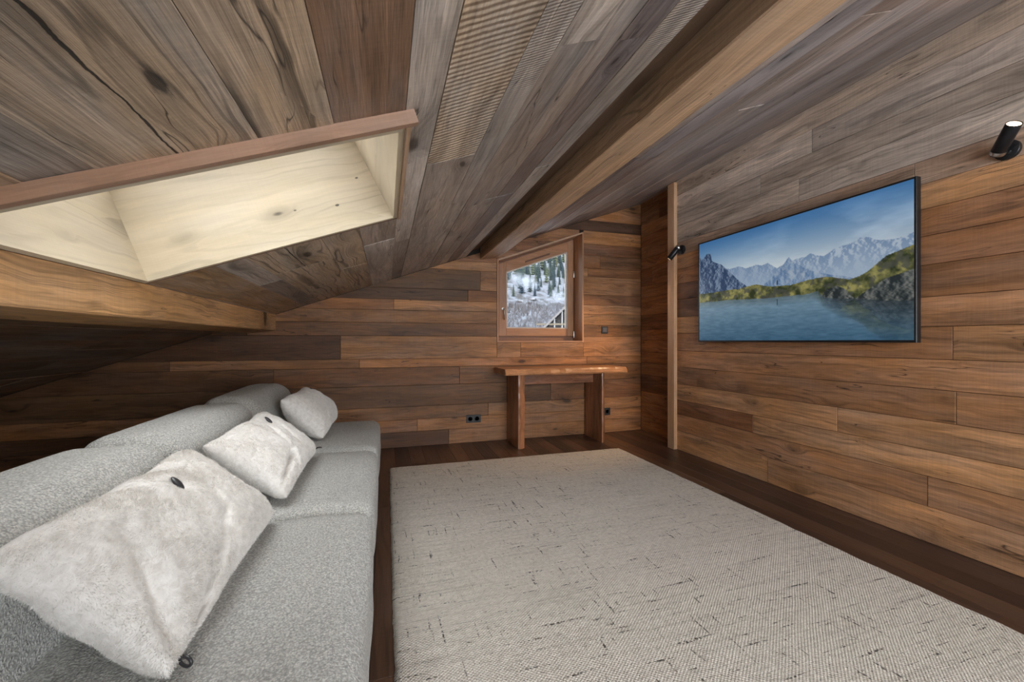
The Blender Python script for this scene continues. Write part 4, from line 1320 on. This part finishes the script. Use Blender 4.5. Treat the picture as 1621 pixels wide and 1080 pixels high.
mb = MB(); mb.add(vs_, fs)
brush = mb.build('brush', k.m)
tag(brush, 'tangled bare brown brush low on the slope outside the window', 'brush', kind='stuff')
# snowy boulders in the clearing
k = NT('snowy_rock')
co = k.coords('Normal'); sp = k.new('ShaderNodeSeparateXYZ'); k.link(co, sp.inputs[0])
k.link(k.mixc(k.rng(sp.outputs[2], .15, .45), (.05, .05, .05, 1), (.30, .31, .34, 1)), k.bsdf.inputs['Base Color'])
M['rock'] = k.m
bm = bmesh.new(); bmesh.ops.create_icosphere(bm, subdivisions=2, radius=1)
for v in bm.verts: v.co *= 1 + .35 * mnoise.noise(v.co * 1.7)
rock_me = bpy.data.meshes.new('boulder'); bm.to_mesh(rock_me); bm.free(); rock_me.materials.append(M['rock'])
cnt = 0
rp = []
for _try in range(6000):
    if cnt >= 16: break
    y = rnd.uniform(95, 140); x = y * rnd.uniform(.26, .37)
    if any((x - p[0]) ** 2 + (y - p[1]) ** 2 < 16 for p in placed): continue
    elev = (hill_z(x, y) - 1) / y
    if not (.098 < elev < .113): continue
    if any((x - p[0]) ** 2 + (y - p[1]) ** 2 < 12 for p in rp): continue
    rp.append((x, y))
    o = bpy.data.objects.new('boulder', rock_me); COL.objects.link(o)
    o.location = (x, y, hill_z(x, y)); s = rnd.uniform(.6, 1.5); o.scale = (s * 1.4, s, s * .7); o.rotation_euler = (0, 0, rnd.uniform(0, 6))
    tag(o, 'snow-capped boulder in the clearing on the slope outside', 'boulder', 'boulders in the snowy clearing')
    cnt += 1
# drifting chimney smoke
def smoke(loc, sc, rot, dens, label):
    k = NT('smoke')
    k.n.remove(k.bsdf)
    co = k.coords()
    ln = k.new('ShaderNodeVectorMath', operation='LENGTH'); k.link(co, ln.inputs[0])
    n = k.noise(co, 2.2, 5.0, .6, .4)
    f = k.math('MULTIPLY', k.rng(ln.outputs['Value'], .25, 1.0, 1.0, 0.0, True), k.rng(n, .40, .66))
    vo = k.new('ShaderNodeVolumePrincipled')
    vo.inputs['Color'].default_value = (.72, .78, .85, 1)
    vo.inputs['Anisotropy'].default_value = 0
    k.link(k.math('MULTIPLY', f, dens), vo.inputs['Density'])
    k.link(vo.outputs[0], k.out.inputs['Volume'])
    bm = bmesh.new(); bmesh.ops.create_icosphere(bm, subdivisions=3, radius=1)
    me = bpy.data.meshes.new('smoke'); bm.to_mesh(me); bm.free(); me.materials.append(k.m)
    o = bpy.data.objects.new('smoke', me); COL.objects.link(o)
    o.location = loc; o.scale = sc; o.rotation_euler = rot
    tag(o, label, 'smoke', kind='stuff')
def ray_pt(px, py, dist):
    u = (px - 810.5) / F_PX; v = (539.5 - py) / F_PX
    d = Vector((math.sin(YAW) + u * math.cos(YAW), math.cos(YAW) - u * math.sin(YAW), v))
    return Vector((0, 0, CAM_H)) + d * dist
smoke(ray_pt(829, 444, 100), (5.0, 3.0, 1.9), (0, math.radians(20), -YAW), .55, 'white smoke plume drifting before the dark conifers outside')
smoke(ray_pt(886, 466, 100), (3.4, 2.2, 1.6), (0, math.radians(10), -YAW), .40, 'small wisp of bluish smoke at the right edge of the view')

# neighbouring chalet: gable end with posts and balcony, turned towards the window
def fix_normals(o):
    b = bmesh.new(); b.from_mesh(o.data); bmesh.ops.recalc_face_normals(b, faces=b.faces); b.to_mesh(o.data); b.free()
AZ = math.radians(22.6)
ch = empty('chalet', (32 * math.sin(AZ), 32 * math.cos(AZ), -6), -AZ)
tag(ch, 'neighbouring timber chalet with steep gable outside the window', 'building')
rs = .98; RXm, RZm = 3.25, 11.95                            # ridge (local, ground at 0)
def roof_line(x): return RZm - rs * abs(x - RXm)
FC = frame((0, 0, 0), (1, 0, 0), (0, 0, 1))
mb = MB(); mb.prism([(-1.2, 0), (7.7, 0), (7.7, roof_line(7.7) - .25), (RXm, RZm - .25), (-1.2, roof_line(-1.2) - .25)], -9, -1.7, FC)
o = mb.build('body', plain('dark_chalet_timber', (.04, .034, .032), .8), ch); fix_normals(o)
for sg in (-1, 1):
    a_, b_ = RXm, RXm + sg * 5.6
    pl = [(a_, RZm), (b_, roof_line(b_)), (b_, roof_line(b_) - .14), (a_, RZm - .14)]
    if area(pl) < 0: pl.reverse()
    mb = MB(); mb.prism(pl, -10, 0, FC)
    o = mb.build('roof_slope', plain('snow_covered_roof', (.25, .26, .28), .8), ch); fix_normals(o)
    pl = [(a_, RZm + .02), (b_, roof_line(b_) + .02), (b_, roof_line(b_) - .17), (a_, RZm - .17)]
    if area(pl) < 0: pl.reverse()
    mb = MB(); mb.prism(pl, .0, .08, FC)
    o = mb.build('barge_board', plain('grey_barge_board', (.17, .155, .15), .7), ch); fix_normals(o)
for x in (-1.1, .21, .80, 1.9, 3.25, 4.6, 5.9, 7.3):
    mb = MB(); mb.box(x - .05, x + .05, .12, .22, 6.6, roof_line(x) - .15)
    mb.build('post', plain('pale_post', (.24, .235, .23), .7), ch)
mb = MB(); mb.box(-1.2, 7.7, .10, .18, 8.30, 8.42); mb.box(-1.2, 7.7, .10, .18, 7.5, 7.6)
mb.build('balcony_rail', plain('tan_rail', (.17, .135, .09), .7), ch)
mb = MB(); mb.box(-1.2, 7.7, .1, 1.69, 6.45, 6.6)
mb.build('balcony_floor', plain('balcony_timber', (.10, .08, .06), .8), ch)
